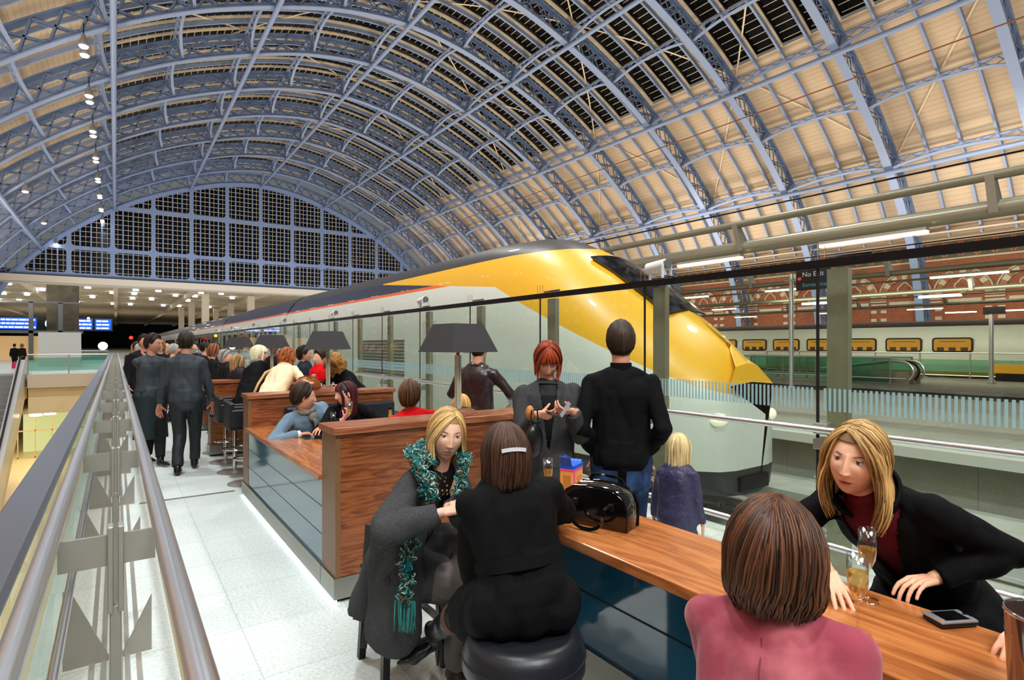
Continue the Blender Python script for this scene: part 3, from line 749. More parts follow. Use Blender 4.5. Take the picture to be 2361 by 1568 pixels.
# far train, lit windows
ft=thing('train','stationary white train with warm lit windows in front of the brick wall','train',(36.2,0,-.9))
body=loft([[(x,-14,z) for x,_,z in sect(0,1,1.45,1.0)],[(x,YB+150,z) for x,_,z in sect(0,1,1.45,1.0)]])
fm,nt,b=nmat('far_train_livery'); N=nt.nodes.new; tc=N('ShaderNodeTexCoord'); sp_=N('ShaderNodeSeparateXYZ'); rr=N('ShaderNodeValToRGB'); mr=N('ShaderNodeMath'); mr.operation='DIVIDE'; mr.inputs[1].default_value=5
nt.links.new(tc.outputs['Object'],sp_.inputs[0]); nt.links.new(sp_.outputs[2],mr.inputs[0]); nt.links.new(mr.outputs[0],rr.inputs[0]); rr.color_ramp.interpolation='CONSTANT'
el=rr.color_ramp.elements; el[0].position=0; el[0].color=srgb((40,38,36)); el[1].position=.2; el[1].color=srgb((214,150,40)); q=el.new(.235); q.color=srgb((226,226,206)); q=el.new(.70); q.color=srgb((34,32,36))
nt.links.new(rr.outputs[0],b.inputs['Base Color']); b.inputs['Roughness'].default_value=.35
body.build('coach_body',fm,ft,smooth=True,angle=28)
fwm=basic('lit_window',(60,40,16),.3,emit=((255,176,60),1.1)); wf=None
def rrect(y0,y1,z0,z1,r):
    q=[]
    for cy,cz,a0 in ((y1-r,z1-r,0),(y0+r,z1-r,90),(y0+r,z0+r,180),(y1-r,z0+r,270)):
        for k in range(5): a=R(a0+k*22.5); q.append((cy+r*math.cos(a),cz+r*math.sin(a)))
    return q
for i in range(26):
    yy=9.84+i*2.17
    if i%9==8: continue
    if wf is None:
        wf=MB().prism(rrect(0,1.72,2.16,2.92,.16),-.03,.02,'x').build('window_surround',M_black,ft); wf.location=(-1.47,yy,0)
        g_=MB().prism(rrect(.08,1.64,2.24,2.84,.1),-.04,-.03,'x').build('lit_pane',fwm,wf)
        m=MB(); [m.box(-.05,-.04,.2+k*.5,.5+k*.5,2.24,2.42) for k in range(3)]; m.box(-.05,-.04,.3,1.4,2.70,2.73); g3=m.build('seat_back',basic('seat_brown',(84,56,22),.7),wf)  # brown seat tops along the bottom of the lit pane
    else:
        o=wf.copy(); COL.objects.link(o); o.location=(-1.47,yy,0); o.parent=ft
        for q_ in (g_,g3): g2=q_.copy(); COL.objects.link(g2); g2.parent=o
# ================================================================ lighting booms over the platforms
def boom(X,z,y0,y1,label,strips,post_y=()):
    o=thing('lighting_boom',label,'light fitting',(X,0,z))
    m=MB(); m.tube([(0,y0,0),(0,y1,0)],.17 if X<20 else .10,16); m.build('main_tube',basic('boom_grey_%d'%int(X),(150,146,126),.35,.6),o,smooth=True)
    m=MB(); m.tube([(-.35,y0,.55),(-.35,y1,.55)],.09 if X<20 else .05,12); m.build('service_tube',basic('boom2_grey_%d'%int(X),(140,136,116),.35,.6),o,smooth=True)
    m=MB(); m.tube([(-.5,y0,.85),(-.5,y1,.85)],.02,6); m.build('cable',M_dark,o)
    for y in np.arange(y0+2.2,y1,5.2): MB().prism([(-.2,-.1),(-.45,.55),(-.3,.58),(.1,.1)],y,y+.14,'y').build('bracket_arm',M_steel2,o)
    for (ya,yb) in strips:
        MB().box(-.28,-.14,ya,yb,-.32,-.26).build('strip_lamp',M_lampw,o); MB().box(-.3,-.12,ya,yb,-.26,-.2).build('lamp_housing',M_steel2,o)
    return o
boom(13.5,4.2,-4,70,'nearest long grey pipe boom with strip lights above the platform',[(4.5,6.6),(8.6,10.6),(12.5,14.6),(17,19),(22,24)])
boom(22.3,4.15,-4,90,'second grey pipe boom with strip lights, carried by the steel pole',[(5.4,7.4),(10.2,13.2),(16,18.2),(21,23),(26,28)])
boom(30.5,4.1,-4,90,'third grey pipe boom with small lamps before the brick wall',[(9,10.6),(14.5,16),(20,21.6),(26,27.6)])
boom(44,4.3,-4,100,'furthest grey pipe boom close to the brick wall',[(14,16),(20,22),(27,29),(34,36)])
for i,(x,y,h,l) in enumerate(((20.8,11.4,4.3,'tall brushed steel pole on the platform, left of the no exit sign'),(30.4,8.0,3.1,'slim brushed steel pole near the escalator handrails at the right'))):
    o=thing('steel_pole',l,'pole',(x,y,0)); MB().cyl((0,0,0),(0,0,h),.085,16).build('shaft',M_steel,o,smooth=True); MB().cyl((0,0,0),(0,0,.04),.16,16).build('base_plate',M_steel2,o,smooth=True)
    if i: 
        MB().box(-.1,.02,-1.6,-.5,h-.05,h+.0).build('lamp_strip',M_lampw,o); MB().box(-.1,.02,.5,1.6,h-.05,h).build('lamp_strip',M_lampw,o); MB().box(-.12,.12,-.45,.25,h-.15,h+.15).build('camera_box',M_dark,o)
    else: MB().beam((0,0,h-.1),(1.4,0,h-.1),.1,.1).build('boom_arm',M_steel,o)
# no exit sign
sg=thing('hanging_sign','dark hanging sign with white and pale blue words and a red no entry disc','sign',(20.2,10.75,3.6))
MB().box(0,.06,-1.05,.15,0,.78).build('sign_board',basic('sign_dark',(26,20,30),.35),sg); M_sw=emis('sign_white',(200,205,205),.5); M_sb=emis('sign_blue',(60,140,165),.5); 
textobj('sign_text','No Exit',.24,M_sw,(-.01,-.08,.48),(R(90),0,R(-90)),sg); textobj('sign_text','Sortie interdite',.2,M_sb,(-.01,-.08,.12),(R(90),0,R(-90)),sg)
MB().cyl((-.012,.02,.42),(0,.02,.42),.085,20).build('no_entry_disc',basic('sign_red',(200,40,24),.4),sg); MB().box(-.02,-.013,-.035,.075,.405,.435).build('no_entry_bar',M_white,sg)
hg=MB(); hg.cyl((.03,-.2,.78),(.03,-.2,.9),.015,8); hg.cyl((.03,-.9,.78),(.03,-.9,.9),.015,8); hg.beam((.03,.6,.4),(.03,.1,.4),.04,.06); hg.build('hanger',M_steel2,sg)
# platform escalator enclosures
def escal(x,ya,yb,label,nh=3):
    o=thing('escalator_enclosure',label,'escalator',(x,ya,0)); L=yb-ya
    for dx in (0,2.2):
        MB().box(dx-.01,dx+.01,0,L,.08,1.05).build('glass_panel',M_glassg,o)
        MB().tube([(dx-.06,0,1.1),(dx-.06,L,1.1)],.04,8).build('rail',M_steel,o); MB().tube([(dx-.06,-.6,.25),(dx-.06,L,.25)],.03,8).build('rail',M_steel,o)
        for i in range(6): MB().box(dx-.03,dx+.03,i*L/5-.03,i*L/5+.03,0,1.12).build('post',M_steel2,o)
    for k in range(nh):
        dx=.25+k*.55
        pts=[(dx,3,.55),(dx,.2,.95)]+[(dx,-.3-.45*math.sin(a),.52+.43*math.cos(a)) for a in np.linspace(0,PI,12)]+[(dx,.3,.09)]
        MB().tube(pts,.05,8).build('curved_handrail',M_rubber if k%2 else M_steel,o,smooth=True)
        MB().box(dx-.05,dx+.05,-.6,2.5,0,.5).build('newel',M_steel2,o)
    return o
escal(26.5,10.3,18,'green glass escalator enclosure with curved handrails at its right end')
escal(26.5,19.5,27,'second glass escalator enclosure behind the steel pole',2)
rail_glass('platform_railing','glass railing with steel rails along the far platform behind the green enclosure',[(33.6,5.5,0),(33.6,20,0)],1.25)
b=thing('buffer_block','small yellow and black box beside the far train','box',(33.2,7.9,0)); MB().box(-.4,.4,-.7,.7,.35,.75).build('lid',basic('yellow_lid',(220,160,30),.5),b,bevel=.02); MB().box(-.35,.35,-.6,.6,0,.35).build('body',M_dark,b,bevel=.02)
# ================================================================ champagne bar furniture
def plinth_led(par,x0,x1,y0,y1):
    MB().box(x0,x1,y0,y1,.012,.02).build('led_strip',M_led,par)
def partition(yc,label,x0=1.15,x1=2.78,low=False):
    o=thing('booth_partition',label,'partition',(x0,yc,0)); w=x1-x0
    MB().box(0,w,-.14,.14,.16,1.07).build('panel',M_wood,o,bevel=.003)
    MB().box(-.004,.03,-.142,.142,.16,1.07).build('end_trim',basic('walnut_end',(122,88,58),.4) if 'walnut_end' not in MATS else MATS['walnut_end'],o)
    MB().box(-.02,w+.02,-.17,.17,1.075,1.12).build('cap',M_woodcap,o,bevel=.004)
    MB().box(-.015,w,-.15,.15,0.025,.16).build('plinth',M_plinth,o)
    MB().box(0,w-.02,-.12,.12,0,.03).build('recess',M_dark,o)
    return o
P1=3.74; P2=6.64; PER=2.9
partition(P1,'nearest walnut booth partition, carrying the lamp behind the scarf woman')
partition(P2,'second walnut booth partition, with a handbag and lamp on its cap')
partition(P2+PER,'third walnut partition, half hidden behind the seated drinkers')
partition(P2+2*PER,'fourth walnut partition, far down the bar')
# booth between the first two partitions
b=thing('booth_table','walnut topped booth table with pale blue glass front over a steel plinth','table',(1.15,0,0))
ya,yb=P1+.142,P2-.142
top=MB(); top.prism([(-.03,ya),(1.28,ya),(1.28,5.35),(.28,5.35),(.28,yb),(-.03,yb)],.735,.775,'z'); top.build('tabletop',M_woody,b,bevel=.004)
MB().box(.0,.02,ya,yb,.16,.735).build('glass_front',M_blueglass,b)
for k in (.36,.55): MB().box(-.002,0.001,ya,yb,k,k+.004).build('joint_line',M_dark,b)
MB().box(.02,.26,ya,yb,.16,.73).build('carcass',M_wood,b)
MB().box(-.015,.26,ya,yb,.025,.16).build('plinth',M_plinth,b)
MB().box(.01,.24,ya,yb,0,.03).build('recess',M_dark,b)
MB().box(-.006,.004,ya-.29,yb+.3,.005,.02).build('led_strip',M_led,b)
def bench(x0,x1,y0,y1,face,label):
    o=thing('bench_seat',label,'bench',(x0,y0,0)); w=x1-x0; d=y1-y0
    MB().box(0,w,0,d,0,.38).build('base',M_wood,o); MB().box(.0,w,.0,d,.38,.47).build('seat_cushion',M_leather,o,bevel=.02)
    if face<0: MB().box(0,w,d-.12,d,.47,.98).build('backrest',M_leather,o,bevel=.03)
    else: MB().box(0,w,0,.12,.47,.98).build('backrest',M_leather,o,bevel=.03)
    return o
bench(1.5,2.75,5.88,yb-.01,-1,'black leather booth bench behind the couple, against the second partition')
bench(1.5,2.75,ya+.01,4.42,1,'black leather booth bench just behind the nearest partition')
# the near bar
nb=thing('bar_counter','near walnut bar with a dark teal glass front, running to the lower right corner','counter',(1.52,0,0))
y0,y1=-.6,2.52; BZ=.86
MB().box(0,.47,y0,y1,BZ-.042,BZ).build('countertop',M_woody,nb,bevel=.005)
MB().box(.18,.19,y0,y1-.05,.32,BZ-.042).build('glass_front',basic('teal_back_painted_glass',(30,88,120),.05,0,1.0,coat=1),nb)
for yy in (.35,1.25,2.15): MB().box(.176,.18,yy-.003,yy+.003,.32,BZ-.042).build('joint_line',M_dark,nb)
MB().box(.176,.18,y0,y1-.05,.555,.56).build('joint_line',M_dark,nb)
MB().box(.19,.36,y0,y1-.05,.32,BZ-.042).build('carcass',M_dark,nb)
MB().box(.165,.38,y0,y1-.05,.025,.32).build('plinth',M_plinth,nb)
MB().box(.19,.36,y0,y1-.07,0,.03).build('recess',M_dark,nb)
MB().box(.168,.176,y0,y1-.05,.006,.02).build('led_strip',M_led,nb)
# high bar beyond
hb=thing('bar_counter','far high walnut bar lined with black stools','counter',(1.62,0,0))
MB().box(0,.7,P2+.19,P2+3*PER-.2,1.02,1.065).build('countertop',M_woodcap,hb,bevel=.004); MB().box(.15,.55,P2+.2,P2+3*PER-.25,.12,1.02).build('carcass',M_wood,hb); MB().box(.13,.57,P2+.2,P2+3*PER-.25,0,.12).build('plinth',M_plinth,hb)
# lamps on the partition caps
def lamp(x,y,label,first=[None]):
    if first[0] is None:
        o=thing('table_lamp',label,'lamp',(x,y,1.121))
        MB().add([(-.12,-.12,0),(.12,-.12,0),(.12,.12,0),(-.12,.12,0),(-.085,-.085,.045),(.085,-.085,.045),(.085,.085,.045),(-.085,.085,.045)],[(0,3,2,1),(4,5,6,7),(0,1,5,4),(1,2,6,5),(2,3,7,6),(3,0,4,7)]).build('base',M_woodcap,o,bevel=.004)
        MB().box(-.07,.07,-.07,.07,.045,.055).build('base_plate',M_chrome,o)
        for (sx,sy) in ((-.062,-.062),(.062,-.062),(.062,.062),(-.062,.062)): MB().ell((sx,sy,.058),.006,nu=8,nv=6).build('screw',M_chrome,o)
        gl=basic('glass_rod',(196,194,170),.12,.3,.8,coat=.6)
        m=MB()
        for (sx,sy) in ((-.011,-.011),(.011,-.011),(.011,.011),(-.011,.011)): m.cyl((sx,sy,.055),(sx,sy,.45),.0105,10)
        m.build('stem',gl,o,smooth=True)
        MB().cyl((0,0,.45),(0,0,.53),.014,12).build('socket',basic('brass',(200,140,70),.3,1),o,smooth=True)
        MB().ell((0,0,.53),(.02,.02,.03)).build('bulb',emis('bulb',(255,190,110),6),o,smooth='all')
        b0,t0=.215,.135; z0,z1=.475,.685
        v=[];f=[]
        for (h,z) in ((b0,z0),(t0,z1),(t0-.004,z1),(b0-.004,z0)): v+=[(-h,-h,z),(h,-h,z),(h,h,z),(-h,h,z)]
        for i in range(3):
            for k in range(4): f.append((4*i+k,4*i+(k+1)%4,4*i+4+(k+1)%4,4*i+4+k))
        for k in range(4): f.append((12+k,12+(k+1)%4,(k+1)%4,k))
        sh=MB().add(v,f).build('lamp_shade',basic('charcoal_shade',(52,50,52),.75,bump=(90,.1,.002)),o)
        m=MB(); m.beam((-t0,0,z1-.01),(t0,0,z1-.01),.004,.004); m.beam((0,-t0,z1-.01),(0,t0,z1-.01),.004,.004); m.cyl((0,0,.53),(0,0,z1-.01),.003,6); m.build('shade_carrier',M_chrome,o)
        first[0]=o
    else: o=copy_tree(first[0])
    o.location=(x,y,1.121); o['label']=label; return o
lamp(2.12,P1+.0,'charcoal shaded table lamp on the nearest walnut partition').rotation_euler.z=R(8)
lamp(2.03,P2,'charcoal shaded table lamp beside the copper handbag on the second partition').rotation_euler.z=R(-33)
lamp(2.03,P2+PER,'dark shaded lamp on the third partition, behind the white haired woman').rotation_euler.z=R(-33)
lamp(2.03,P2+2*PER,'dark shaded lamp on the fourth partition, far down the bar').rotation_euler.z=R(-33)
# ---- stools
def ottoman(x,y,label,h=.66,r=.215):
    o=thing('round_stool',label,'stool',(x,y,0))
    MB().lathe([(.001,h-.012),(r*.72,h-.004),(r*.9,h-.014),(r-.012,h-.045),(r,h-.075),(r,h-.125),(r-.008,h-.14),(.001,h-.14)],48).build('seat_cushion',M_leather,o,smooth='all')
    pts=[(math.cos(a)*(r+.001),math.sin(a)*(r+.001),h-.078) for a in np.linspace(0,2*PI,49)]; MB().tube(pts,.003,6).build('piping',M_rubber,o)
    MB().lathe([(.001,.05),(r-.02,.05),(r-.02,h-.14),(.001,h-.14)],48).build('drum_base',M_leather,o,smooth=True)
    MB().lathe([(.001,0),(r-.05,0),(r-.05,.05),(.001,.05)],32).build('foot_ring',M_dark,o,smooth=True); return o
ottoman(1.17,1.60,'round black leather drum stool under the woman in the black coat')
ottoman(1.10,.66,'round black leather drum stool under the woman in the pink suede jacket',.55)
ottoman(2.47,.72,'round black leather drum stool behind the bar under the long haired blonde woman',.63)
o=thing('wooden_stool','low black wooden stool under the woman in the turquoise scarf','stool',(1.22,2.74,0))
MB().box(-.17,.17,-.17,.17,.44,.50).build('seat',M_leather,o,bevel=.015)
for sx in (-1,1):
    for sy in (-1,1): MB().beam((sx*.16,sy*.16,0),(sx*.14,sy*.14,.44),.035,.035,(0,1,0)).build('leg',M_black,o)
for s in (-1,1): MB().box(-.14,.14,s*.15-.012,s*.15+.012,.14,.17).build('stretcher',M_black,o); MB().box(s*.15-.012,s*.15+.012,-.14,.14,.22,.25).build('stretcher',M_black,o)
bs=None
def barstool(x,y,label,rz=R(90)):
    global bs
    if bs is None:
        bs=thing('bar_stool','','stool',(x,y,0),rz,'chrome footed bar stools along the far bar'); o=bs   # local +y is the front
        MB().lathe([(.001,0),(.21,0),(.21,.008),(.06,.02),(.03,.035),(.001,.035)],32).build('base_disc',M_steel2,o,smooth=True)
        MB().cyl((0,0,.03),(0,0,.66),.026,16).build('column',M_chrome,o,smooth=True)
        pts=[(math.cos(a)*.16,math.sin(a)*.16+.02,.30) for a in np.linspace(0,2*PI,33)]; m=MB().tube(pts,.011,8,cap=False); m.beam((0,.02,.3),(0,.18,.3),.015,.015); m.build('foot_ring',M_chrome,o,smooth=True)
        MB().box(-.2,.2,-.19,.2,.66,.76).build('seat',M_leather,o,bevel=.02)
        MB().box(-.2,.2,-.22,-.16,.66,.98).build('backrest',M_leather,o,bevel=.015)
        for s in (-1,1): MB().box(s*.2-.025,s*.2+.025,-.2,.12,.70,.90).build('armrest',M_leather,o,bevel=.012)
    else: o=copy_tree(bs); o.location=(x,y,0); o.rotation_euler.z=rz
    o['label']=label
barstool(1.28,7.35,'nearest bar stool, its black back close to the second partition',R(-90))
barstool(1.27,8.1,'second bar stool from the second partition',R(-90)); barstool(1.27,8.85,'third bar stool from the second partition',R(-90))
barstool(1.28,9.7,'fourth bar stool from the second partition, under the grey haired man',R(-90))
# ---- drinkware
def flute(x,y,z,label,lvl=.55,col=None,h=.222,rf=.036):
    o=thing('champagne_flute',label,'glass',(x,y,z)); k=h/.222
    pr=[(.001,.002),(rf*.6,.004),(rf,.001),(rf,.0025),(rf*.6,.0065),(.008,.010),(.0042,.018),(.0038,.085),(.006,.094),(.015,.108),(.023,.130),(.0265,.160),(.0262,.2215),(.0252,.2215),(.0255,.160),(.0222,.131),(.0142,.110),(.001,.101)]
    MB().lathe([(r,a*k) for r,a in pr],36,cap=False).build('glass',M_glassw,o,smooth='all')
    zt=.101+.1205*lvl
    pr=[(.001,.1025),(.0138,.111),(.0216,.1315),(.0248,.160)]; pr=[p for p in pr if p[1]<zt]+[(.0249,zt),(.001,zt)]
    MB().lathe([(r,a*k) for r,a in pr],32,cap=False).build('champagne',M_champ if col is None else col,o,smooth=True)
    return o
m,nt,b_=nmat('champagne_liquid'); nt.nodes.remove(b_); out=[n for n in nt.nodes if n.type=='OUTPUT_MATERIAL'][0]
t=nt.nodes.new('ShaderNodeBsdfTransparent'); t.inputs[0].default_value=(.97,.80,.45,1); g_=nt.nodes.new('ShaderNodeBsdfPrincipled'); g_.inputs['Base Color'].default_value=srgb((246,196,90)); g_.inputs['Roughness'].default_value=.1
mx=nt.nodes.new('ShaderNodeMixShader'); mx.inputs[0].default_value=.22; nt.links.new(t.outputs[0],mx.inputs[1]); nt.links.new(g_.outputs[0],mx.inputs[2]); nt.links.new(mx.outputs[0],out.inputs[0]); M_champ=m
# points in the camera frame: u,v in photo pixels on the plane z
def onz(u,v,z):
    d=(1.65-z)*1305/(v-795); t=(u-1180.5)/1305*d; return d*.5736+t*.8192, d*.8192-t*.5736
x,y=onz(1977,1468,BZ); flute(x,y,BZ+.001,'nearer champagne flute in front of the long haired blonde woman',.62)
x,y=onz(2000,1385,BZ); flute(x,y,BZ+.001,'further champagne flute, just behind the nearer one',.5)
x,y=onz(1262,1160,BZ); flute(1.84,2.30,BZ+.001,'champagne flute at the far end of the near bar beside the orange box',.45,h=.2)
flute(1.72,5.46,.776,'champagne flute in the hand of the man in the grey blue coat',.4)
flute(1.75,7.05,1.066,'empty flute before the person in red',.15) if False else None
# phone
x,y=onz(2190,1437,BZ); ph=thing('mobile_phone','silver handheld with a black screen lying on the bar','phone',(x,y,BZ+.0005),R(62))
MB().box(-.034,.034,-.056,.056,.002,.014).build('lower_case',M_black,ph,bevel=.005); MB().box(-.035,.035,-.057,.057,.0135,.021).build('upper_case',basic('silver_case',(176,178,184),.3,.7),ph,bevel=.004)
MB().box(-.026,.026,-.038,.036,.021,.0218).build('screen',basic('phone_screen',(8,8,10),.06,0,.8),ph); MB().cyl((0,-.048,.0205),(0,-.048,.0235),.007,14).build('navigation_button',M_chrome,ph,smooth=True)
MB().box(-.03,-.02,.045,.051,.021,.0222).build('orange_mark',basic('orange_mark',(230,110,40),.5),ph)
for s in (-1,1): MB().box(s*.022-.006,s*.022+.006,-.053,-.044,.021,.0225).build('key',basic('key%d'%s,(150,152,158),.4,.5),ph)
# wine cooler at the right edge
o=thing('wine_cooler','clear acrylic and steel wine cooler standing at the right end of the bar','cooler',(1.66,.335,BZ+.001))
MB().lathe([(.001,0),(.066,0),(.070,.01),(.079,.20),(.076,.20),(.067,.012),(.001,.012)],40,cap=False).build('body',basic('smoky_steel',(150,128,112),.12,.85),o,smooth=True)
MB().lathe([(.0795,.198),(.081,.202),(.0795,.206),(.0765,.206),(.0765,.198)],40,cap=False).build('rim',M_chrome,o,smooth='all')
for a in (R(205),R(25)):
    c=V((math.cos(a),math.sin(a),0)); m=MB(); m.cyl(c*.074+V((0,0,.135)),c*.088+V((0,0,.135)),.007,14); m.ell(c*.093+V((0,0,.135)),.012,nu=16,nv=10); m.build('knob',M_chrome,o,smooth='all')
# gift box and heart toys
gb=thing('toy_box','opened orange and pink toy box with blue flaps and a window','box',(1.90,2.14,BZ+.001),R(25))
OR=basic('box_orange',(240,160,72),.5,var=(9,(250,176,96),.4,.6)); PK=basic('box_pink',(236,84,150),.5); BL=basic('box_blue',(20,90,200),.45)
m=MB(); m.box(-.055,.055,-.004,0,0,.185); m.box(-.055,.055,.066,.07,0,.185); m.box(.051,.055,0,.066,0,.185); m.box(-.055,-.051,0,.066,0,.185); m.box(-.055,.055,0,.066,0,.004); m.build('carton',OR,gb)
MB().box(-.056,.056,-.005,.071,.16,.172).build('pink_band',PK,gb); MB().box(-.056,-.042,-.006,-.004,.0,.16).build('pink_strip',PK,gb)
m=MB(); m.box(-.0562,.0562,-.0055,.0715,.172,.19); m.beam((-.056,.035,.19),(-.075,.035,.235),.06,.002,(1,0,0)); m.beam((.056,.035,.19),(.07,.035,.2),.06,.002,(1,0,0)); m.prism([(-.02,.19),(.03,.19),(.025,.225),(-.005,.23)],.068,.071,'y'); m.build('flap',BL,gb)
MB().box(-.0565,-.0552,.012,.054,.03,.14).build('window_cutout',basic('box_window',(190,130,60),.2),gb)
textobj('box_lettering','super',.022,basic('box_letter_navy',(60,60,150),.5),(-.047,-.0062,.06),(R(90),R(-90),0),gb,ext=.0003)
m=MB(); 
for k in range(5): m.box(-.02,.045-.006*(k%3),-.0052,-.004,.125-k*.012,.129-k*.012)
m.build('print_line',basic('print_red',(200,80,90),.6),gb)
def heart(x,y,col,label,s=.022):
    o=MB(); q=[(16*math.sin(t)**3/16*s,(13*math.cos(t)-5*math.cos(2*t)-2*math.cos(3*t)-math.cos(4*t))/16*s+s*1.02) for t in np.linspace(0,2*PI,30,endpoint=False)]
    o=o.prism(q,-.008,.008,'y').build('toy_heart',basic('heart_'+label[:4],col,.35),smooth=True,bevel=.003); o.location=(x,y,BZ+.001); o.rotation_euler=(R(-20),0,R(25)); tag(o,label,'toy')
heart(1.79,2.06,(244,120,160),'pink heart shaped toy standing on the bar by the black handbag')
heart(1.80,2.22,(128,180,232),'pale blue heart shaped toy behind the pink one',.026)
# patent handbag on the bar
PAT=basic('black_patent_leather',(12,11,11),.12,0,.7,coat=.8,bump=(9,.12,.01)); 
hx,hy=onz(1390,1215,BZ); hg=thing('handbag','glossy black patent bowling bag with two looped handles on the near bar','handbag',(1.755,1.83,BZ+.001),R(-70))
def bowl(w,d,h,off=0,n=18):
    prof=[]
    for i in range(n+1):
        a=PI*i/n; prof.append((math.cos(a)*w*(1-.12*(1-abs(math.cos(a)))),0))
    return prof
mb=MB(); secs=[]
for yy,k in ((-.065,.97),(-.058,1.0),(.0,1.0),(.058,1.0),(.065,.97)):
    ring=[(-.155*k,yy,.0),(-.158*k,yy,.05),(-.155*k,yy,.10*k),(-.135*k,yy,.145*k),(-.095*k,yy,.168*k),(-.03,yy,.175*k),(.03,yy,.175*k),(.095*k,yy,.168*k),(.135*k,yy,.145*k),(.155*k,yy,.10*k),(.158*k,yy,.05),(.155*k,yy,0)]
    secs.append(ring)
body=loft(secs).build('bag_body',PAT,hg,smooth=True,angle=50)
z=MB(); pts=[(x,0,zz+.002) for x,_,zz in secs[2][1:-1]]; z.tube(pts,.004,6); z.build('zip',M_chrome,hg)
for sy in (-1,1):
    pts=[(x,sy*.062,zz) for x,_,zz in secs[2]]; MB().tube(pts,.0028,6).build('piping',PAT,hg)
    m=MB(); hp=[(-.085,sy*.07,.09),(-.085,sy*.075,.15),(-.07,sy*.06,.19),(-.03,sy*.04,.205),(.03,sy*.04,.205),(.07,sy*.06,.19),(.085,sy*.075,.15),(.085,sy*.07,.09)]
    if sy<0: hp=[(x,-.07-(.0 if i in(0,7) else .06),[.11,.10,.04,.012,.012,.04,.10,.11][i]) for i,(x,_,zz) in enumerate(hp)]
    hp=smoothpts(hp); m.path(hp,.014,.005,[(0,sy,.6)]*len(hp)); m.build('handle',PAT,hg,smooth=True)
    for sx in (-1,1): MB().box(sx*.085-.009,sx*.085+.009,sy*.066-.004,sy*.066+.004,.08,.115).build('handle_tab',M_chrome,hg)
# copper handbag on the second partition
cb=thing('handbag','shiny copper brown leather handbag on the second partition beside the lamp','handbag',(1.80,P2,1.121),R(-20)); CP=basic('copper_leather',(166,92,40),.22,.35,.6,coat=.5,bump=(14,.3,.02))
MB().ell((0,0,.075),(.145,.08,.075),nu=28,nv=16).build('bag_body',CP,cb,smooth='all'); MB().path([(-.12,0,.10),(-.09,.02,.15),(-.03,.03,.165),(.05,.02,.15),(.12,0,.105)],.02,.008,[(0,1,.2)]*5).build('strap',CP,cb,smooth=True)
m=MB(); 
for k in range(9): m.ell((-.1+k*.025,-.03,.135+.008*math.sin(k)),.006,nu=8,nv=6)
m.build('studs',M_chrome,cb)
# champagne bottle in the booth
o=thing('champagne_bottle','dark champagne bottle with gold foil neck on the booth table','bottle',(2.05,4.86,.776))
MB().lathe([(.001,0),(.044,0),(.044,.15),(.036,.19),(.018,.235),(.016,.24),(.001,.24)],28).build('bottle_body',basic('bottle_green',(20,34,20),.08,0,.8),o,smooth=True)
MB().lathe([(.019,.20),(.0305,.20),(.0178,.238),(.0155,.285),(.001,.285)],28,cap=False).build('gold_foil',basic('gold_foil',(214,176,84),.35,.8),o,smooth=True)
MB().lathe([(.001,.285),(.018,.285),(.019,.30),(.014,.318),(.001,.32)],20).build('cork_cap',M_black,o,smooth=True)
MB().lathe([(.0445,.04),(.0445,.12)],28,cap=False).build('label',basic('bottle_label',(226,214,180),.6),o,smooth=True)
flute(2.28,4.9,.776,'low glass on the booth table right of the bottle',.2,h=.2)
flute(2.02,7.2,1.066,'empty looking flute on the far bar before the red jacket',.12)
# ================================================================ figures
def W3(u,v,d):   # world point seen at photo pixel (u,v) at depth d
    t=(u-1180.5)/1305*d; return V((d*.5736+t*.8192, d*.8192-t*.5736, 1.65-(v-795)/1305*d))
def fuse(mb,vox,sm=4,fac=.5):
    me=bpy.data.meshes.new('t'); me.from_pydata(mb.v,[],mb.f); o=bpy.data.objects.new('t',me); COL.objects.link(o)
    r=o.modifiers.new('r','REMESH'); r.mode='VOXEL'; r.voxel_size=vox; r.use_smooth_shade=True
    if sm: s=o.modifiers.new('s','SMOOTH'); s.factor=fac; s.iterations=sm
    dg=bpy.context.evaluated_depsgraph_get(); dg.update(); m2=bpy.data.meshes.new_from_object(o.evaluated_get(dg))
    n=len(m2.vertices); co=np.empty(n*3); m2.vertices.foreach_get('co',co); co=co.reshape(-1,3)
    no=np.empty(n*3); m2.vertices.foreach_get('normal',no); no=no.reshape(-1,3)
    out=MB(); out.v=[tuple(c) for c in co]; out.f=[tuple(p.vertices) for p in m2.polygons]
    bpy.data.objects.remove(o); bpy.data.meshes.remove(me); bpy.data.meshes.remove(m2); return out,co,no
def folds(mb,co,no,amp,sc,seed=0,stretch=(1,1,.45)):
    off=V((seed*3.1,seed*1.7,seed)); vs=[]
    for c,n in zip(co,no):
        q=V((c[0]*sc*stretch[0],c[1]*sc*stretch[1],c[2]*sc*stretch[2]))+off
        h=abs(noise.noise(q))*2-.5+.4*noise.noise(q*2.3)
        vs.append((c[0]+n[0]*amp*h,c[1]+n[1]*amp*h,c[2]+n[2]*amp*h))
    mb.v=vs; return mb
def colour(o,cols):
    a=o.data.color_attributes.new('col','FLOAT_COLOR','POINT'); a.data.foreach_set('color',np.array(cols,dtype=np.float32).ravel())
SKINM=attrmat('skin',.5,.35,sss=.12); HAIRM=attrmat('hair',.45,.3,bump=(140,.25,.002)); EYEM=attrmat('eye',.12,.6,coat=.6)
_CL={}
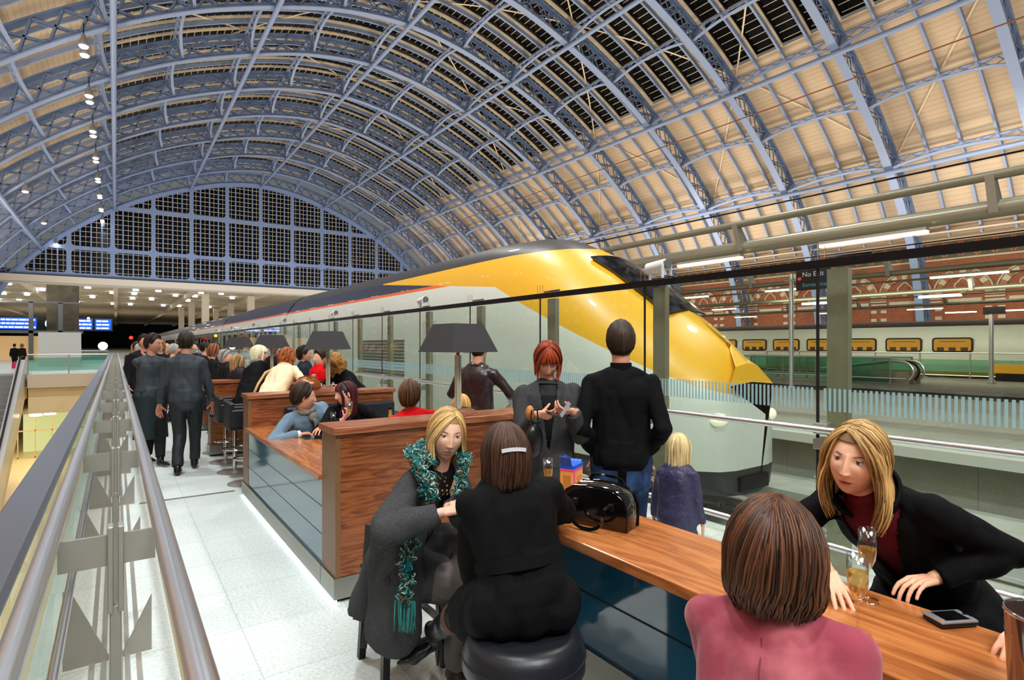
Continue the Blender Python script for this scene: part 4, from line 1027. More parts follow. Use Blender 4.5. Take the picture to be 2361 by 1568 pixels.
def cloth(name,col,rough=.85,kind='wool',col2=None):
    key=name
    if key in _CL: return _CL[key]
    if kind=='wool': m=basic(name,col,rough,0,.12,bump=(420,.4,.0012),var=(420,col2 or tuple(min(255,c*1.35+6) for c in col),.42,.68),sheen=.0)
    elif kind=='smooth': m=basic(name,col,rough,0,.3,bump=(30,.2,.003))
    elif kind=='leather': m=basic(name,col,.34,0,.5,bump=(26,.45,.006),coat=.15)
    elif kind=='denim': m=basic(name,col,.8,0,.25,bump=(400,.4,.001),var=(7,col2,.45,.75))
    elif kind=='suede': m=basic(name,col,.85,0,.2,bump=(150,.3,.001),var=(9,col2,.4,.7),sheen=.2)
    elif kind=='puffer': m=basic(name,col,.4,0,.4,bump=(22,.9,.02))
    _CL[key]=m; return m
# ---- head
def head_mesh(nu,nv,fem=True,open_mouth=0):
    a,b,c=(.0735,.094,.118) if fem else (.077,.097,.121)
    vs=[];cols=[]
    def G(x,z,cx,cz,sx,sz): return math.exp(-((x-cx)/sx)**2-((z-cz)/sz)**2)
    def P(az,ph):
        sx,sy,sz=math.sin(ph)*math.sin(az),math.sin(ph)*math.cos(az),math.cos(ph)
        x,y,z=a*sx,b*sy,c*sz
        fr=max(0,sy)
        if z<0:
            t=min(1,-z/c); x*=1-.30*t**1.6*(.4+.6*fr)
            if sy<0: y*=1-.45*t**1.2
            if z<-.05: y*=1-.10*(t)**3*fr
        if z>0 and sy<0: y*=1+.06*(1-abs(z/c-.35))
        if fr>0:
            f=fr**.6
            y-=.006*f*math.exp(-((z-.02)/.05)**2)*0
            # flatten the face sideways
            y+=f*.004*(1-(x/a)**2)*math.exp(-((z+.02)/.07)**2)
            # chin, jaw
            y+=(.010 if fem else .013)*G(x,z,0,-.100,.022,.016)
            y-=.004*G(x,z,0,-.084,.025,.006)
            # brow, eye sockets, cheeks
            y+=(.0005 if fem else .004)*(G(x,z,.028,.030,.022,.008)+G(x,z,-.028,.030,.022,.008))
            y-=(.0085 if fem else .0105)*(G(x,z,.0305,.010,.0165,.0115)+G(x,z,-.0305,.010,.0165,.0115))
            y+=.0035*(G(x,z,.043,-.022,.018,.018)+G(x,z,-.043,-.022,.018,.018))
            # nose
            if -.050<z<.035:
                k=(.030-z)/.066; k=max(0,min(1,k)); h=.003+.0205*k**1.25
                if z<-.036: h*=max(0,1-(-.036-z)/.009)**.8
                w=.0054+.0040*k
                y+=h*math.exp(-(x/w)**2)
                y+=.0068*(G(x,z,.0100,-.0345,.0048,.0058)+G(x,z,-.0100,-.0345,.0048,.0058))
            # lips
            sm=.0205
            y+=.0062*G(x,z,0,-.0600,sm,.0048)+.0075*G(x,z,0,-.0735,sm*.85,.0060)
            y-=(.004+.006*open_mouth)*G(x,z,0,-.0665,sm,.0022+.002*open_mouth)
        return (x,y,z),fr
    az=[]; 
    for i in range(nu):
        s=-1+2*i/nu; az.append(PI*math.copysign(abs(s)**1.45,s))
    phs=[PI*j/nv for j in range(1,nv)]
    def C(p,fr):
        x,y,z=p; k=[1,1,1,1]
        if fr>.2:
            l=max(math.exp(-(x/.021)**4-((z+.0605)/.0050)**2),math.exp(-(x/.018)**4-((z+.0725)/.0058)**2))
            mth=math.exp(-(x/.018)**4-((z+.0665)/(.0016+.002*open_mouth))**2)
            ch=.35*(math.exp(-((abs(x)-.042)/.02)**2-((z+.03)/.02)**2)); ns=.25*math.exp(-(x/.012)**2-((z+.034)/.012)**2)
            k=[1-.08*l,1-.50*l-.16*ch-.12*ns,1-.42*l-.12*ch-.1*ns,1]; k=[q*(1-.75*mth) for q in k[:3]]+[1]
        return k
    p,f=P(0,0.001); vs.append(p); cols.append(C(p,f))
    for ph in phs:
        for q in az: p,f=P(q,ph); vs.append(p); cols.append(C(p,f))
    p,f=P(0,PI-.001); vs.append(p); cols.append(C(p,f))
    fs=[]
    for i in range(nu): fs.append((0,1+(i+1)%nu,1+i)); fs.append((len(vs)-1,1+(nv-2)*nu+i,1+(nv-2)*nu+(i+1)%nu))
    for j in range(nv-2):
        for i in range(nu): A=1+j*nu+i; B=1+j*nu+(i+1)%nu; fs.append((A,B,B+nu,A+nu))
    m=MB(); m.v=vs; m.f=fs; 
    # ears
    n0=len(m.v)
    for s in (-1,1):
        m.ell((s*(a+.001),-.006,-.004),(.006,.017,.029),Matrix.Rotation(R(-12)*1,3,'X')@Matrix.Rotation(R(s*-18),3,'Z'),12,10)
        m.ell((s*(a+.004),-.004,-.004),(.004,.010,.018),None,8,6)
    cols+= [[1,.86,.82,1]]*(len(m.v)-n0)
    return m,cols
HEADS={}
def get_head(res,fem,om):
    k=(res,fem,om)
    if k not in HEADS: HEADS[k]=head_mesh(*{'hi':(128,104),'mid':(60,48),'lo':(30,24)}[res],fem,om)
    return HEADS[k]
def face_y(x,z,fem): # front surface of the head near the eyes
    a,b,c=(.0735,.094,.118) if fem else (.077,.097,.121)
    return b*math.sqrt(max(0,1-(x/a)**2-(z/c)**2))
def hand(mb,wr,f,n,side,curl=(.3,.35,.4,.45,.3),k=1.0,spread=1.0):
    f=V(f).normalized(); n=V(n); n=(n-f*n.dot(f)).normalized(); t=f.cross(n)*side; wr=V(wr)
    rot=lambda v,ang: (v*math.cos(ang)+n*math.sin(ang)) 
    mb.cc(wr-f*.03*k,.021*k,wr+f*.012*k,.021*k,12,True,.75,t)
    lens=((.040,.024,.020),(.044,.028,.021),(.041,.026,.020),(.032,.019,.017))
    for i in range(4):
        o=(1.5-i)*.0195*k; b=wr+f*(.084-.004*abs(i-1.2))*k+t*o
        mb.cc(wr+f*.012*k+t*o*.6,.0135*k,b,.0098*k,10,True,1.0,t)
        d=(f+t*(1.5-i)*.10*spread).normalized(); ang=0; p=b; r=.0090*k*(1 if i<3 else .88)
        for j,L in enumerate(lens[i]):
            ang+=curl[i]*(.9,1.0,.7)[j]; dd=(d*math.cos(ang)+n*math.sin(ang)); q=p+dd*L*k
            mb.cc(p,r,q,r*.90,10); p=q; r*=.90
    mb.cc(wr+f*.02*k+t*.012*k,.014*k,wr+f*.050*k+t*.026*k+n*.006*k,.0135*k,10)
    p=wr+f*.040*k+t*.026*k+n*.008*k; d=(f*.65+t*.68*spread+n*(.25+.5*curl[4])).normalized(); r=.0108*k
    for j,L in enumerate((.036,.028)):
        q=p+d*L*k; mb.cc(p,r,q,r*.88,10); p=q; r*=.88; d=(d+n*curl[4]*.5-t*curl[4]*.35).normalized()
def ik(a,t,l1,l2,pole):
    a=V(a);t=V(t);d=t-a;L=min(d.length,(l1+l2)*.999); d.normalize(); t=a+d*L
    x=(l1*l1-l2*l2+L*L)/(2*L); h=math.sqrt(max(0,l1*l1-x*x)); p=V(pole); p=(p-d*p.dot(d)); p=p.normalized() if p.length>1e-4 else d.orthogonal().normalized()
    return a+d*x+p*h, t
# ---- hair
HK=2.6
def hair_mesh(M,g,length=.15,c1=(90,50,25),c2=(170,120,70),part=.15,fringe=0,n=150,r=.007,curl=0,vol=1.0,back=None,flare=.0,tip=0,seed=1,top=0,azf=62,messy=.004):
    """locks in head space; M head matrix, g gravity in head space"""
    rd=random.Random(seed); mb=MB(); cols=[]
    if n>230: n=int(n*HK); r=r*.60
    C1=srgb(c1);C2=srgb(c2); ctr=V((0,-.006,.004)); A=V((.0785*vol,.102*vol,.1225*vol))
    def add(o,k):
        n0=len(mb.v); mb.join(o); cols.extend([[C1[i]+(C2[i]-C1[i])*k for i in range(3)]+[1]]*(len(mb.v)-n0))
    # scalp cap
    cap=MB().ell(ctr,(A.x-.001,A.y-.001,A.z-.001),None,36,28); keep=[]
    for f in cap.f:
        c=sum((V(cap.v[i]) for i in f),V())/len(f)-ctr; az=math.degrees(math.atan2(abs(c.x),c.y)); z=c.z/A.z
        lim=.50 if az<40 else (.50-(az-40)/35*.75 if az<75 else -.25-.35*min(1,(az-75)/60))
        if fringe: lim=min(lim,.50-.22*fringe)
        if length<.01 and az<95: lim=max(lim,.05)
        if z>lim: keep.append(f)
    cap.f=keep; add(cap,.15)
    for i in range(n):
        s=(i+.5)/n; s=s if rd.random()>.3 else rd.random(); sd=1 if rd.random()<(.5-part*1.2) else -1
        az_e=R((azf-46*fringe)+(176-(azf-46*fringe))*(s**.85)+rd.uniform(-5,5))
        if fringe and s<.35: az_e=R(rd.uniform(3,60))
        px=part*(1-s)+rd.uniform(-.03,.03); d0=V((px,.62-1.05*s,.80+.1*s)).normalized()
        isf=fringe and az_e<R(52)
        el=-.25 if not isf else (.30-.12*fringe)
        if length<.01: el=(-.10-.78*max(0,(math.degrees(az_e)-80)/100) if math.degrees(az_e)>70 else .25)+rd.uniform(-.10,.08)
        d1=V((math.sin(az_e)*sd,math.cos(az_e),el)).normalized()
        lay=rd.uniform(.000,.012)*vol+.001; pts=[]; m=7
        for j in range(m):
            t=j/(m-1); d=d0.slerp(d1,t); pts.append(ctr+V((d.x*A.x,d.y*A.y,d.z*A.z))*(1)+d*(lay*((.4+.6*t) if length>=.01 else (1-.85*t))-(.006*t if length<.01 else 0)))
        if length>=.01 and not isf:
            L=length*rd.uniform(.82,1.06)*(1 if back is None or math.degrees(az_e)<110 else back); st=6; p=pts[-1]; out=V((d1.x,d1.y,0)).normalized()
            for j in range(st):
                t=(j+1)/st; p=p+g*(L/st)+out*(L/st)*(flare*(1-t*1.6)-(.5*tip*t)); pts.append(p.copy())
        k=rd.random(); ph=rd.uniform(0,6)
        if curl:
            pts=[q+V((math.sin(ph+j*1.9),math.cos(ph+j*1.9),math.sin(ph+j*1.3)))*curl*min(1,j/2) for j,q in enumerate(pts)]
        else: pts=[q+V((math.sin(ph+j*.33),math.cos(ph+j*.37),0))*messy*min(1,j/4) for j,q in enumerate(pts)]
        nn=len(pts); rs=[r*(.6+.5*min(1,j/2))*(1-(j/(nn-1))**3*.8) for j in range(nn)]
        add(MB().tube(pts,rs,5,True),k)
    mb.xf(M); return mb,cols
def skin_of(c): return srgb(c)
def person(name,label,x,y,bear,H=1.7,fem=True,pel=None,lean=(0,0),seated=False,head=(0,0,0),headpos=None,res='mid',skin=(226,176,148),
           arms=None,legs=None,hair=None,top=None,bottom=None,shoes=(20,18,18),om=0,girth=1.0,coat=None,group=None,spread=1.0,sh_yaw=0,hands=True,collar=None,vneck=None,under=None,brow=(90,66,46),vox=None,headk=1.0,neckc=True,sleeve=1.0,handcurl=None,foldamp=1.0,kk=None):
    """x,y pelvis; bear = compass bearing the body faces (0 = along the platform); arms: {'R':(target world, pole local, palm normal world, finger dir world)}"""
    k=H/1.75 if kk is None else kk; rz=-R(bear); Lc=Matrix.Translation((x,y,0))@Matrix.Rotation(rz,4,'Z'); Li=Lc.inverted(); R3=Matrix.Rotation(-rz,3,'Z')
    fine={'hi':.010,'mid':.014,'lo':.022}[res]*(1 if vox is None else vox)
    pz=(pel if pel else (.93*k if not seated else .57)); P0=V((0,0,pz)); sl=.50*k
    ln=V((lean[0],lean[1],0)); hz=math.sqrt(max(.05,sl*sl-ln.length_squared)); N0=P0+ln+V((0,0,hz)); up=(N0-P0).normalized()
    yaw=Matrix.Rotation(R(-sh_yaw),3,'Z'); ax=yaw@V((1,0,0)); ax=(ax-up*ax.dot(up)).normalized(); fw=up.cross(ax)
    # head frame
    hy,hp,hr=head; HM3=Matrix.Rotation(R(-hy),3,'Z')@Matrix.Rotation(R(-hp),3,'X')@Matrix.Rotation(R(hr),3,'Y')
    hk=k*1.0*headk if H>1.3 else .86*headk
    if headpos is not None: hc=Li@V(headpos)
    else: hc=N0+up*.085*k+V((0,.02,.105*k))+HM3@V((0,.02,0))
    if headpos is not None:
        base=hc-HM3@V((0,-.012,0))*hk-V((0,0,.135*hk)); d=base-N0
        N0=N0+d*.85; up=(N0-P0).normalized(); ax=(ax-up*ax.dot(up)).normalized(); fw=up.cross(ax); sl=(N0-P0).length
    HM=Matrix.Translation(hc)@(HM3.to_4x4())@Matrix.Scale(hk,4)
    C=lambda t,o=0,s=0: P0+(N0-P0)*t+fw*o+ax*s
    shw=(.146 if fem else .170)*k*(.5+.5*girth)
    S={'R':C(.885,-.01,shw),'L':C(.885,-.01,-shw)}; Hp={'R':P0+V((.09*k,0,-.03)),'L':P0+V((-.09*k,0,-.03))}
    ua,fa=.285*k,.25*k
    A={}
    for s in 'RL':
        sg=1 if s=='R' else -1
        spec=(arms or {}).get(s)
        if spec is None: tgt=S[s]+V((sg*.06,.03,-(ua+fa)*.985)); pole=V((sg*.4,-1,0)); pn=V((-sg,0,0)); fd=V((0,.1,-1))
        else:
            tgt=Li@V(spec[0]) if not spec[0] is None else None; pole=V(spec[1]); pn=R3@V(spec[2]) if len(spec)>2 and spec[2] is not None else V((0,0,-1)); fd=R3@V(spec[3]) if len(spec)>3 and spec[3] is not None else None
        E,Wt=ik(S[s],tgt,ua,fa,pole)
        if fd is None: fd=(Wt-E).normalized()
        A[s]=(E,Wt,pn,fd)
    th,sh=.43*k,.43*k; Lg={}
    for s in 'RL':
        sg=1 if s=='R' else -1; spec=(legs or {}).get(s)
        if spec is not None: tgt=Li@V(spec[0]); pole=V(spec[1]); 
        elif seated: tgt=V((sg*.10,.40*k,.09)); pole=V((0,1,1))
        else: tgt=V((sg*.09,-.01,.09*k)); pole=V((0,1,0))
        K,An=ik(Hp[s],tgt,th,sh,pole); fdir=V((0,1,0)) if spec is None or len(spec)<3 else (R3@V(spec[2])).normalized(); Lg[s]=(K,An,fdir)
    # ---------- body (one mesh)
    b=MB(); g=girth
    b.cc(C(0,0,-.06*k),.10*k,C(0,0,.06*k),.10*k,14); b.cc(C(.05),.12*k*g,C(.4),.105*k*g,16,True,.72,ax); b.cc(C(.4),.105*k*g,C(.8),.125*k*g,16,True,.68,ax); b.cc(S['L'],.05*k,S['R'],.05*k,12)
    b.cc(C(.9),.06*k,N0,.052*k,12); nb=hc+HM3@V((0,-.022,-.055))*hk; b.cc(C(.97),.056*k,nb,(.047 if fem else .055)*k,14)
    for s in 'RL':
        E,Wt,pn,fd=A[s]; b.cc(S[s],.045*k,E,.038*k,12); b.cc(E,.037*k,Wt,.024*k,12)
        K,An,fdr=Lg[s]; b.cc(Hp[s],.085*k,K,.056*k,12); b.cc(K,.055*k,An,.031*k,12)
    mb,co,no=fuse(b,fine,3); body=mb; sc=srgb(skin); cols=[list(sc[:3])+[1]]*len(body.v)
    if hands:
        hv={'hi':.0026,'mid':.005,'lo':.009}[res]
        for s in 'RL':
            E,Wt,pn,fd=A[s]; h=MB(); cu=(handcurl or {}).get(s,(.30,.34,.38,.42,.3)); hand(h,Wt,fd,pn,1 if s=='R' else -1,cu,k*(.93 if fem else 1.05),spread); h.cc(E+(Wt-E)*.6,.030*k,Wt,.0225*k,12,True,.85,pn.cross(fd))
            hm,_,_=fuse(h,hv,3 if res=='hi' else 2); body.join(hm); c2=[sc[0]*1.02,sc[1]*.93,sc[2]*.90,1]; cols=cols+[c2]*len(hm.v)
    hm,hc_=get_head(res,fem,om); hm2=MB(); hm2.v=list(hm.v); hm2.f=list(hm.f); hm2.xf(HM); body.join(hm2); cols=cols+[[sc[i]*c[i] for i in range(3)]+[1] for c in hc_]
    root=body.build('person',SKINM,None,smooth='all'); colour(root,cols); root.matrix_world=Lc; root.location=(x,y,0); root.rotation_euler=(0,0,rz)
    tag(root,label,'person',group)
    # ---------- eyes, brows
    if res!='lo':
        for s in (-1,1):
            ex,ez=s*.0305,.0105; ey=face_y(ex,ez,fem)-.0118
            e=MB().ell((ex,ey,ez),.0124,None,20,16); cl=[]
            for p in e.v:
                d=(V(p)-V((ex,ey,ez))).normalized(); dd=d.dot(V((-.08*s if 0 else 0,.97,-.18)).normalized())
                cl.append((.006,.006,.006,1) if dd>.975 else ((.07,.10,.13,1) if dd>.88 else (.62,.58,.56,1)))
            e.xf(HM); o=e.build('eye',EYEM,root,smooth='all'); colour(o,cl)
            l=MB(); c=V((ex,ey,ez)); vs=[];fs=[]; nu_,nv_=14,7      # upper lid
            for j in range(nv_+1):
                el=R(24+j*9)
                for i in range(nu_+1):
                    a_=R(-80+160*i/nu_); rr=.0136; vs.append(c+V((math.sin(a_)*math.cos(el)*rr*1.05,math.cos(a_)*math.cos(el)*rr,math.sin(el)*rr)))
            for j in range(nv_):
                for i in range(nu_): q=j*(nu_+1)+i; fs.append((q,q+1,q+nu_+2,q+nu_+1))
            l.add(vs,fs); l.xf(HM); o=l.build('eyelid',SKINM,root,smooth='all',solid=.0012*hk); colour(o,[[sc[0]*.9,sc[1]*.8,sc[2]*.76,1]]*len(o.data.vertices))
            pts=[V((s*(.014+.032*t),face_y(s*(.014+.032*t),.027,fem)+.0006-.0015*t,.0245+.0055*math.sin(t*2.4))) for t in np.linspace(0,1,7)]
            br=MB().tube(pts,[.0018,.0028,.003,.0028,.0024,.0018,.0008],6); br.xf(HM); o=br.build('eyebrow',HAIRM,root,smooth='all'); colour(o,[srgb(brow)]*len(o.data.vertices))
            if fem:
                pts=[V((ex+s*t*.0125*1,ey+.0128*math.cos(t*1.2),ez+.0045-.001*t*t)) for t in np.linspace(-1,1,7)]
                la=MB().tube(pts,.0008,5); la.xf(HM); o=la.build('eyelash',HAIRM,root); colour(o,[(.01,.008,.006,1)]*len(o.data.vertices))
    # ---------- hair
    if hair:
        hd=dict(hair); gl=(HM3.inverted()@V((0,0,-1))).normalized()
        hmb,hcol=hair_mesh(HM,gl,**hd); o=hmb.build('hair',HAIRM,root,smooth='all'); colour(o,hcol)
    # ---------- clothes
    t=MB(); G_=g
    mat,kind=top if top else (cloth('black_wool',(24,24,26)),'coat')
    tk=1.0
    t.cc(C(.02,0,-.055*k),.125*k*G_,C(.02,0,.055*k),.125*k*G_,14,True,1); t.cc(C(.0),.165*k*G_,C(.42),.142*k*G_,20,True,.74,ax); t.cc(C(.42),.142*k*G_,C(.76),.165*k*G_,20,True,.70,ax)
    t.cc(C(.72,-.005,-.075*k),.095*k*G_,C(.72,-.005,.075*k),.095*k*G_,14); t.cc(S['L'],.058*k,S['R'],.058*k,14); t.cc(C(.86),.10*k,C(.93 if vneck else 1.0),(.075 if vneck else .066)*k,14,True,.8,ax)
    for q_ in 'RL':
        sg=1 if q_=='R' else -1
        t.cc(S[q_],.052*k,C(1.0,-.015,sg*.035*k),.048*k,12); t.cc(C(.80,-.01,sg*.085*k),.088*k*G_,C(.12,-.005,sg*.05*k),.115*k*G_,14,True,.95,ax)
    for s in 'RL':
        E,Wt,_,_=A[s]; sw=sleeve; cu=Wt+(E-Wt).normalized()*.015
        t.cc(S[s],.061*k*sw,E,.052*k*sw,14); t.cc(E,.055*k*sw,E+(cu-E)*.8,.045*k*sw,14); t.cc(E+(cu-E)*.7,.045*k*sw,cu,.042*k*sw,14,False)
    kz=lambda z: V((0,0,z))
    if coat:
        hem=coat.get('hem',.5); fl=coat.get('flare',1.25)
        if seated:
            for s in 'RL': K,An,_=Lg[s]; t.cc(Hp[s],.125*k,Hp[s]+(K-Hp[s])*coat.get('thigh',.75),.118*k,14)
            if hem<pz-.15: t.cc(P0+V((0,-.04,.02)),.18*k,V((0,-.10,hem)),.18*fl*k,20,False,.5,V((1,0,0)))
            t.cc(Hp['L'],.11*k,Hp['R'],.11*k,12)
        else:
            t.cc(C(.25),.15*k*G_,V((0,.0,hem)),.17*fl*k,24,False,.72,V((1,0,0)))
    else: t.cc(P0+kz(-.035),.172*k*G_,P0+kz(.10),.160*k*G_,24,False,.78,ax)
    for q in (coat or {}).get('extra',[]):
        t.cc(Li@V(q[0]),q[1],Li@V(q[2]),q[3],14,True,q[4] if len(q)>4 else 1,(R3@V(q[5])) if len(q)>5 else None)
    gm,co,no=fuse(t,fine*.9,4); folds(gm,co,no,.012*k*foldamp,9,seed=sum(map(ord,label))%17)
    def cutV(gm,front,zb,wd,ztop=.75):
        keep=[]
        for f in gm.f:
            c=sum((V(gm.v[i]) for i in f),V())/len(f); r=c-P0; h=r.dot(up)/sl; s_=r.dot(ax); o_=r.dot(fw)
            if o_>.02 and zb<h<ztop+.3 and abs(s_)<wd*k*(h-zb)/(1-zb): continue
            keep.append(f)
        gm.f=keep
    if vneck: cutV(gm,1,vneck[0],vneck[1])
    garment=gm.build('coat' if coat else kind,mat,root,smooth='all',solid=.004 if vneck else 0)
    if under:
        u=MB(); u.cc(C(.3),.13*k*G_,C(.78),.148*k*G_,20,True,.70,ax); u.cc(C(.72,0,-.07*k),.082*k,C(.72,0,.07*k),.082*k,14); u.cc(C(.80),.085*k,C(.99 if len(under)>1 else .86),.058*k,14,True,.8,ax)
        if len(under)>1 and under[1]=='turtle': u.cc(C(.95),.066*k,C(1.06),.060*k,16,False)
        um,co,no=fuse(u,fine,3); um.build('jumper',under[0],root,smooth='all')
    if collar:
        cm,rr,wd=collar[0],collar[1],collar[2]; c=MB(); n_=26
        pts=[];ups=[]
        for i in range(n_+1):
            a_=R(28)+(2*PI-2*R(28))*i/n_; pts.append(C(.985)+fw*math.cos(a_)*rr*.95*k+ax*math.sin(a_)*rr*k+up*(-.02*math.cos(a_)*k)); ups.append(up+(fw*math.cos(a_)+ax*math.sin(a_))*.45)
        c.path(pts,.012*k,wd*k,ups); c.build('collar',cm,root,smooth=True,bevel=.003)
    # trousers / skirt / tights
    bt,bk=bottom if bottom else (cloth('black_trousers',(20,21,24),kind='smooth'),'trousers')
    p=MB(); hr_=.118 if bk=='jeans' else .112; p.cc(C(.0,0,-.05*k),hr_*k,C(.0,0,.05*k),hr_*k,12)
    for s in 'RL':
        K,An,_=Lg[s]; w=1.0 if bk!='tights' else .78
        p.cc(Hp[s],.102*k,K,.074*k*w,14); p.cc(K,.074*k*w,An+(K-An)*.05,(.060 if bk!='tights' else .040)*k,14,bk=='tights')
        if bk=='skirt': p.cc(Hp[s],.105*k,K+(K-Hp[s]).normalized()*.03,.10*k,14)
    if bk=='skirt':
        K1,K2=Lg['R'][0],Lg['L'][0]; p.cc(K1,.10*k,K2,.10*k,12); m_=(K1+K2)/2; p.cc(m_,.12*k,m_+V((0,-.05,-.22)),.12*k,16,False,.8,V((1,0,0)))
    pm,co,no=fuse(p,fine,3); folds(pm,co,no,.010*k*foldamp,8,seed=3,stretch=(1,1,.35)); pm.build(bk,bt,root,smooth='all')
    # shoes
    sm_=basic('shoe_%d_%d'%(shoes[0],shoes[1]),shoes[:3],.3,0,.5) if 'shoe_%d_%d'%(shoes[0],shoes[1]) not in MATS else MATS['shoe_%d_%d'%(shoes[0],shoes[1])]
    for s in 'RL':
        K,An,fdr=Lg[s]; q=MB(); sd_=fdr.cross(V((0,0,1))); ht=legs[s][3] if legs and s in legs and len(legs[s])>3 else None
        dz=-.055*k if not ht else -.055*k-ht.get('drop',0)
        toe=An+fdr*.165*k+V((0,0,dz)); heel=An-fdr*.02+V((0,0,-.045*k))
        q.cc(An+V((0,0,.01)),.045*k,heel,.040*k,12); q.cc(heel+V((0,0,-.0)),.036*k,An+fdr*.09*k+V((0,0,dz*.9)),.038*k,12,True,.8,sd_); q.cc(An+fdr*.09*k+V((0,0,dz*.9)),.038*k,toe,.022*k if not ht else .012*k,12,True,.75,sd_)
        if ht and ht.get('boot'): q.cc(An,.045*k,An+(K-An)*.5,.056*k,14); q.cc(An+(K-An)*.5,.056*k,An+(K-An)*.9,.062*k,14,False)
        qm,co,no=fuse(q,fine*.8,2)
        if ht and ht.get('boot'): folds(qm,co,no,.007,14,seed=2)
        o=qm.build('boot' if ht and ht.get('boot') else 'shoe',sm_,root,smooth='all')
        if ht and ht.get('heel'):
            hp_=heel+V((0,0,-.03)); MB().cc(hp_,.014,V((hp_.x,hp_.y,max(.004,hp_.z-ht['heel']))),.005,10,False).build('stiletto_heel',sm_,o)
    return root,dict(C=C,A=A,S=S,Lc=Lc,Li=Li,P0=P0,N0=N0,up=up,ax=ax,fw=fw,hc=hc,HM=HM,k=k,Lg=Lg,root=root)
BW=cloth('black_wool',(11,11,12),col2=(22,22,24)); GW=cloth('charcoal_wool',(46,47,49),col2=(84,84,84)); BS=cloth('black_smooth',(12,12,13),.6,'smooth')
SK=(232,178,146)
# 1 long haired blonde behind the bar
hp=W3(1972,1060,1.87)
r,a=person('person','woman with long blonde hair, black coat and ribbed maroon jumper leaning over the bar',2.46,.80,268,H=1.70,pel=.74,seated=True,headpos=hp,head=(-6,1,-8),res='hi',skin=(236,182,150),om=1.0,
 arms={'R':(W3(1908,1315,1.80),(.9,-.3,.1),(0,0,-1),W3(1938,1400,1.69)-W3(1908,1315,1.80)),'L':(W3(2150,1335,1.80),(-.2,-.25,-1),(0,0,-1),W3(2085,1345,1.76)-W3(2150,1335,1.80))},
 handcurl={'R':(.10,.12,.12,.15,.1),'L':(.45,.5,.5,.4,.3)},
 hair=dict(length=.19,c1=(96,64,34),c2=(226,184,116),part=.28,n=300,r=.0055,flare=.42,tip=.35,azf=64,vol=1.05,messy=.011,seed=5),top=(BW,'coat'),coat=dict(hem=.45),vneck=(.35,.105),under=(cloth('maroon_knit',(84,22,34),col2=(112,34,46)),'turtle'),collar=(BW,.095,.075),brow=(120,84,52))
# 2 pink suede jacket
hp=W3(1787,1288,1.27)
PS=cloth('pink_suede',(150,62,78),kind='suede',col2=(196,110,118))
r,a=person('person','woman with brown bobbed hair in a pink suede jacket, seen from behind',1.10,.66,72,H=1.66,pel=.66,seated=True,headpos=hp,head=(-4,4,0),res='hi',skin=SK,
 arms={'R':(V((1.38,.40,.80)),(.2,-.3,-1),(0,0,-1)),'L':(V((1.46,.86,.905)),(-.15,-.2,-1),(0,0,-1))},
 hair=dict(length=.075,c1=(26,13,8),c2=(104,62,36),part=.22,n=460,r=.0052,flare=.25,tip=1.0,vol=1.14,messy=.012,seed=9,back=.95),top=(PS,'jacket'),collar=(PS,.075,.06),headk=1.02)
c=a['C']; m=MB(); pts=[c(t,-.118*a['k']*(1.02 if t<.8 else .93),0) for t in np.linspace(.1,.9,12)]; m.tube(pts,.0015,5); m.build('back_seam',basic('seam_pink',(120,44,58),.8),r)
# 3 black coat from behind
hp=W3(1165,1052,2.08)
LBOOT=dict(boot=1,heel=.085,drop=.06)
r,a=person('person','woman in a black belted coat with silver hair clip sitting on the round stool',1.17,1.60,22,H=1.68,pel=.78,seated=True,headpos=hp,head=(-4,8,0),res='hi',skin=SK,
 arms={'R':(V((1.60,1.98,.90)),(1,-.6,-.6),(0,0,-1)),'L':(W3(1120,1250,2.30),(-.1,-.3,-1),(0,0,-1))},
 legs={'L':(W3(988,1462,2.66),(-1,.8,.6),(-.75,.2,0),LBOOT),'R':(W3(1085,1500,2.60),(0,1,1),(-.2,1,0),dict(boot=1))},
 hair=dict(length=.095,c1=(26,13,9),c2=(84,52,34),part=.05,n=280,r=.0062,flare=.06,tip=.15,seed=3),top=(BW,'coat'),coat=dict(hem=.66,flare=1.15,thigh=.55),collar=(BW,.085,.06),bottom=(BS,'tights'),shoes=(22,22,26))
HMx=a['HM']; m=MB(); pts=[V((x,-.1235+3.5*x*x,.030-.09*x*x/.04*1)) for x in np.linspace(-.046,.046,9)]; m.path(pts,.004,.014,[(0,.1,1)]*9); m.xf(HMx); m.build('silver_hair_clip',basic('silver_clip',(228,232,238),.22,.35),r,smooth=True)
m=MB(); n_=40; pts=[a['C'](.30)+a['fw']*math.cos(t)*.122+a['ax']*math.sin(t)*.153 for t in np.linspace(0,2*PI,n_+1)]; m.path(pts,.010,.042,[a['up']]*(n_+1)); m.build('coat_belt',BW,r,smooth=True)
K=a['Lg']['L'][0]; An=a['Lg']['L'][1]; MB().cc(K+(An-K)*.0,.064,K+(An-K)*.10,.066,14,False).build('lace_trim',basic('brown_lace',(92,62,44),.8,bump=(90,.8,.004)),r)
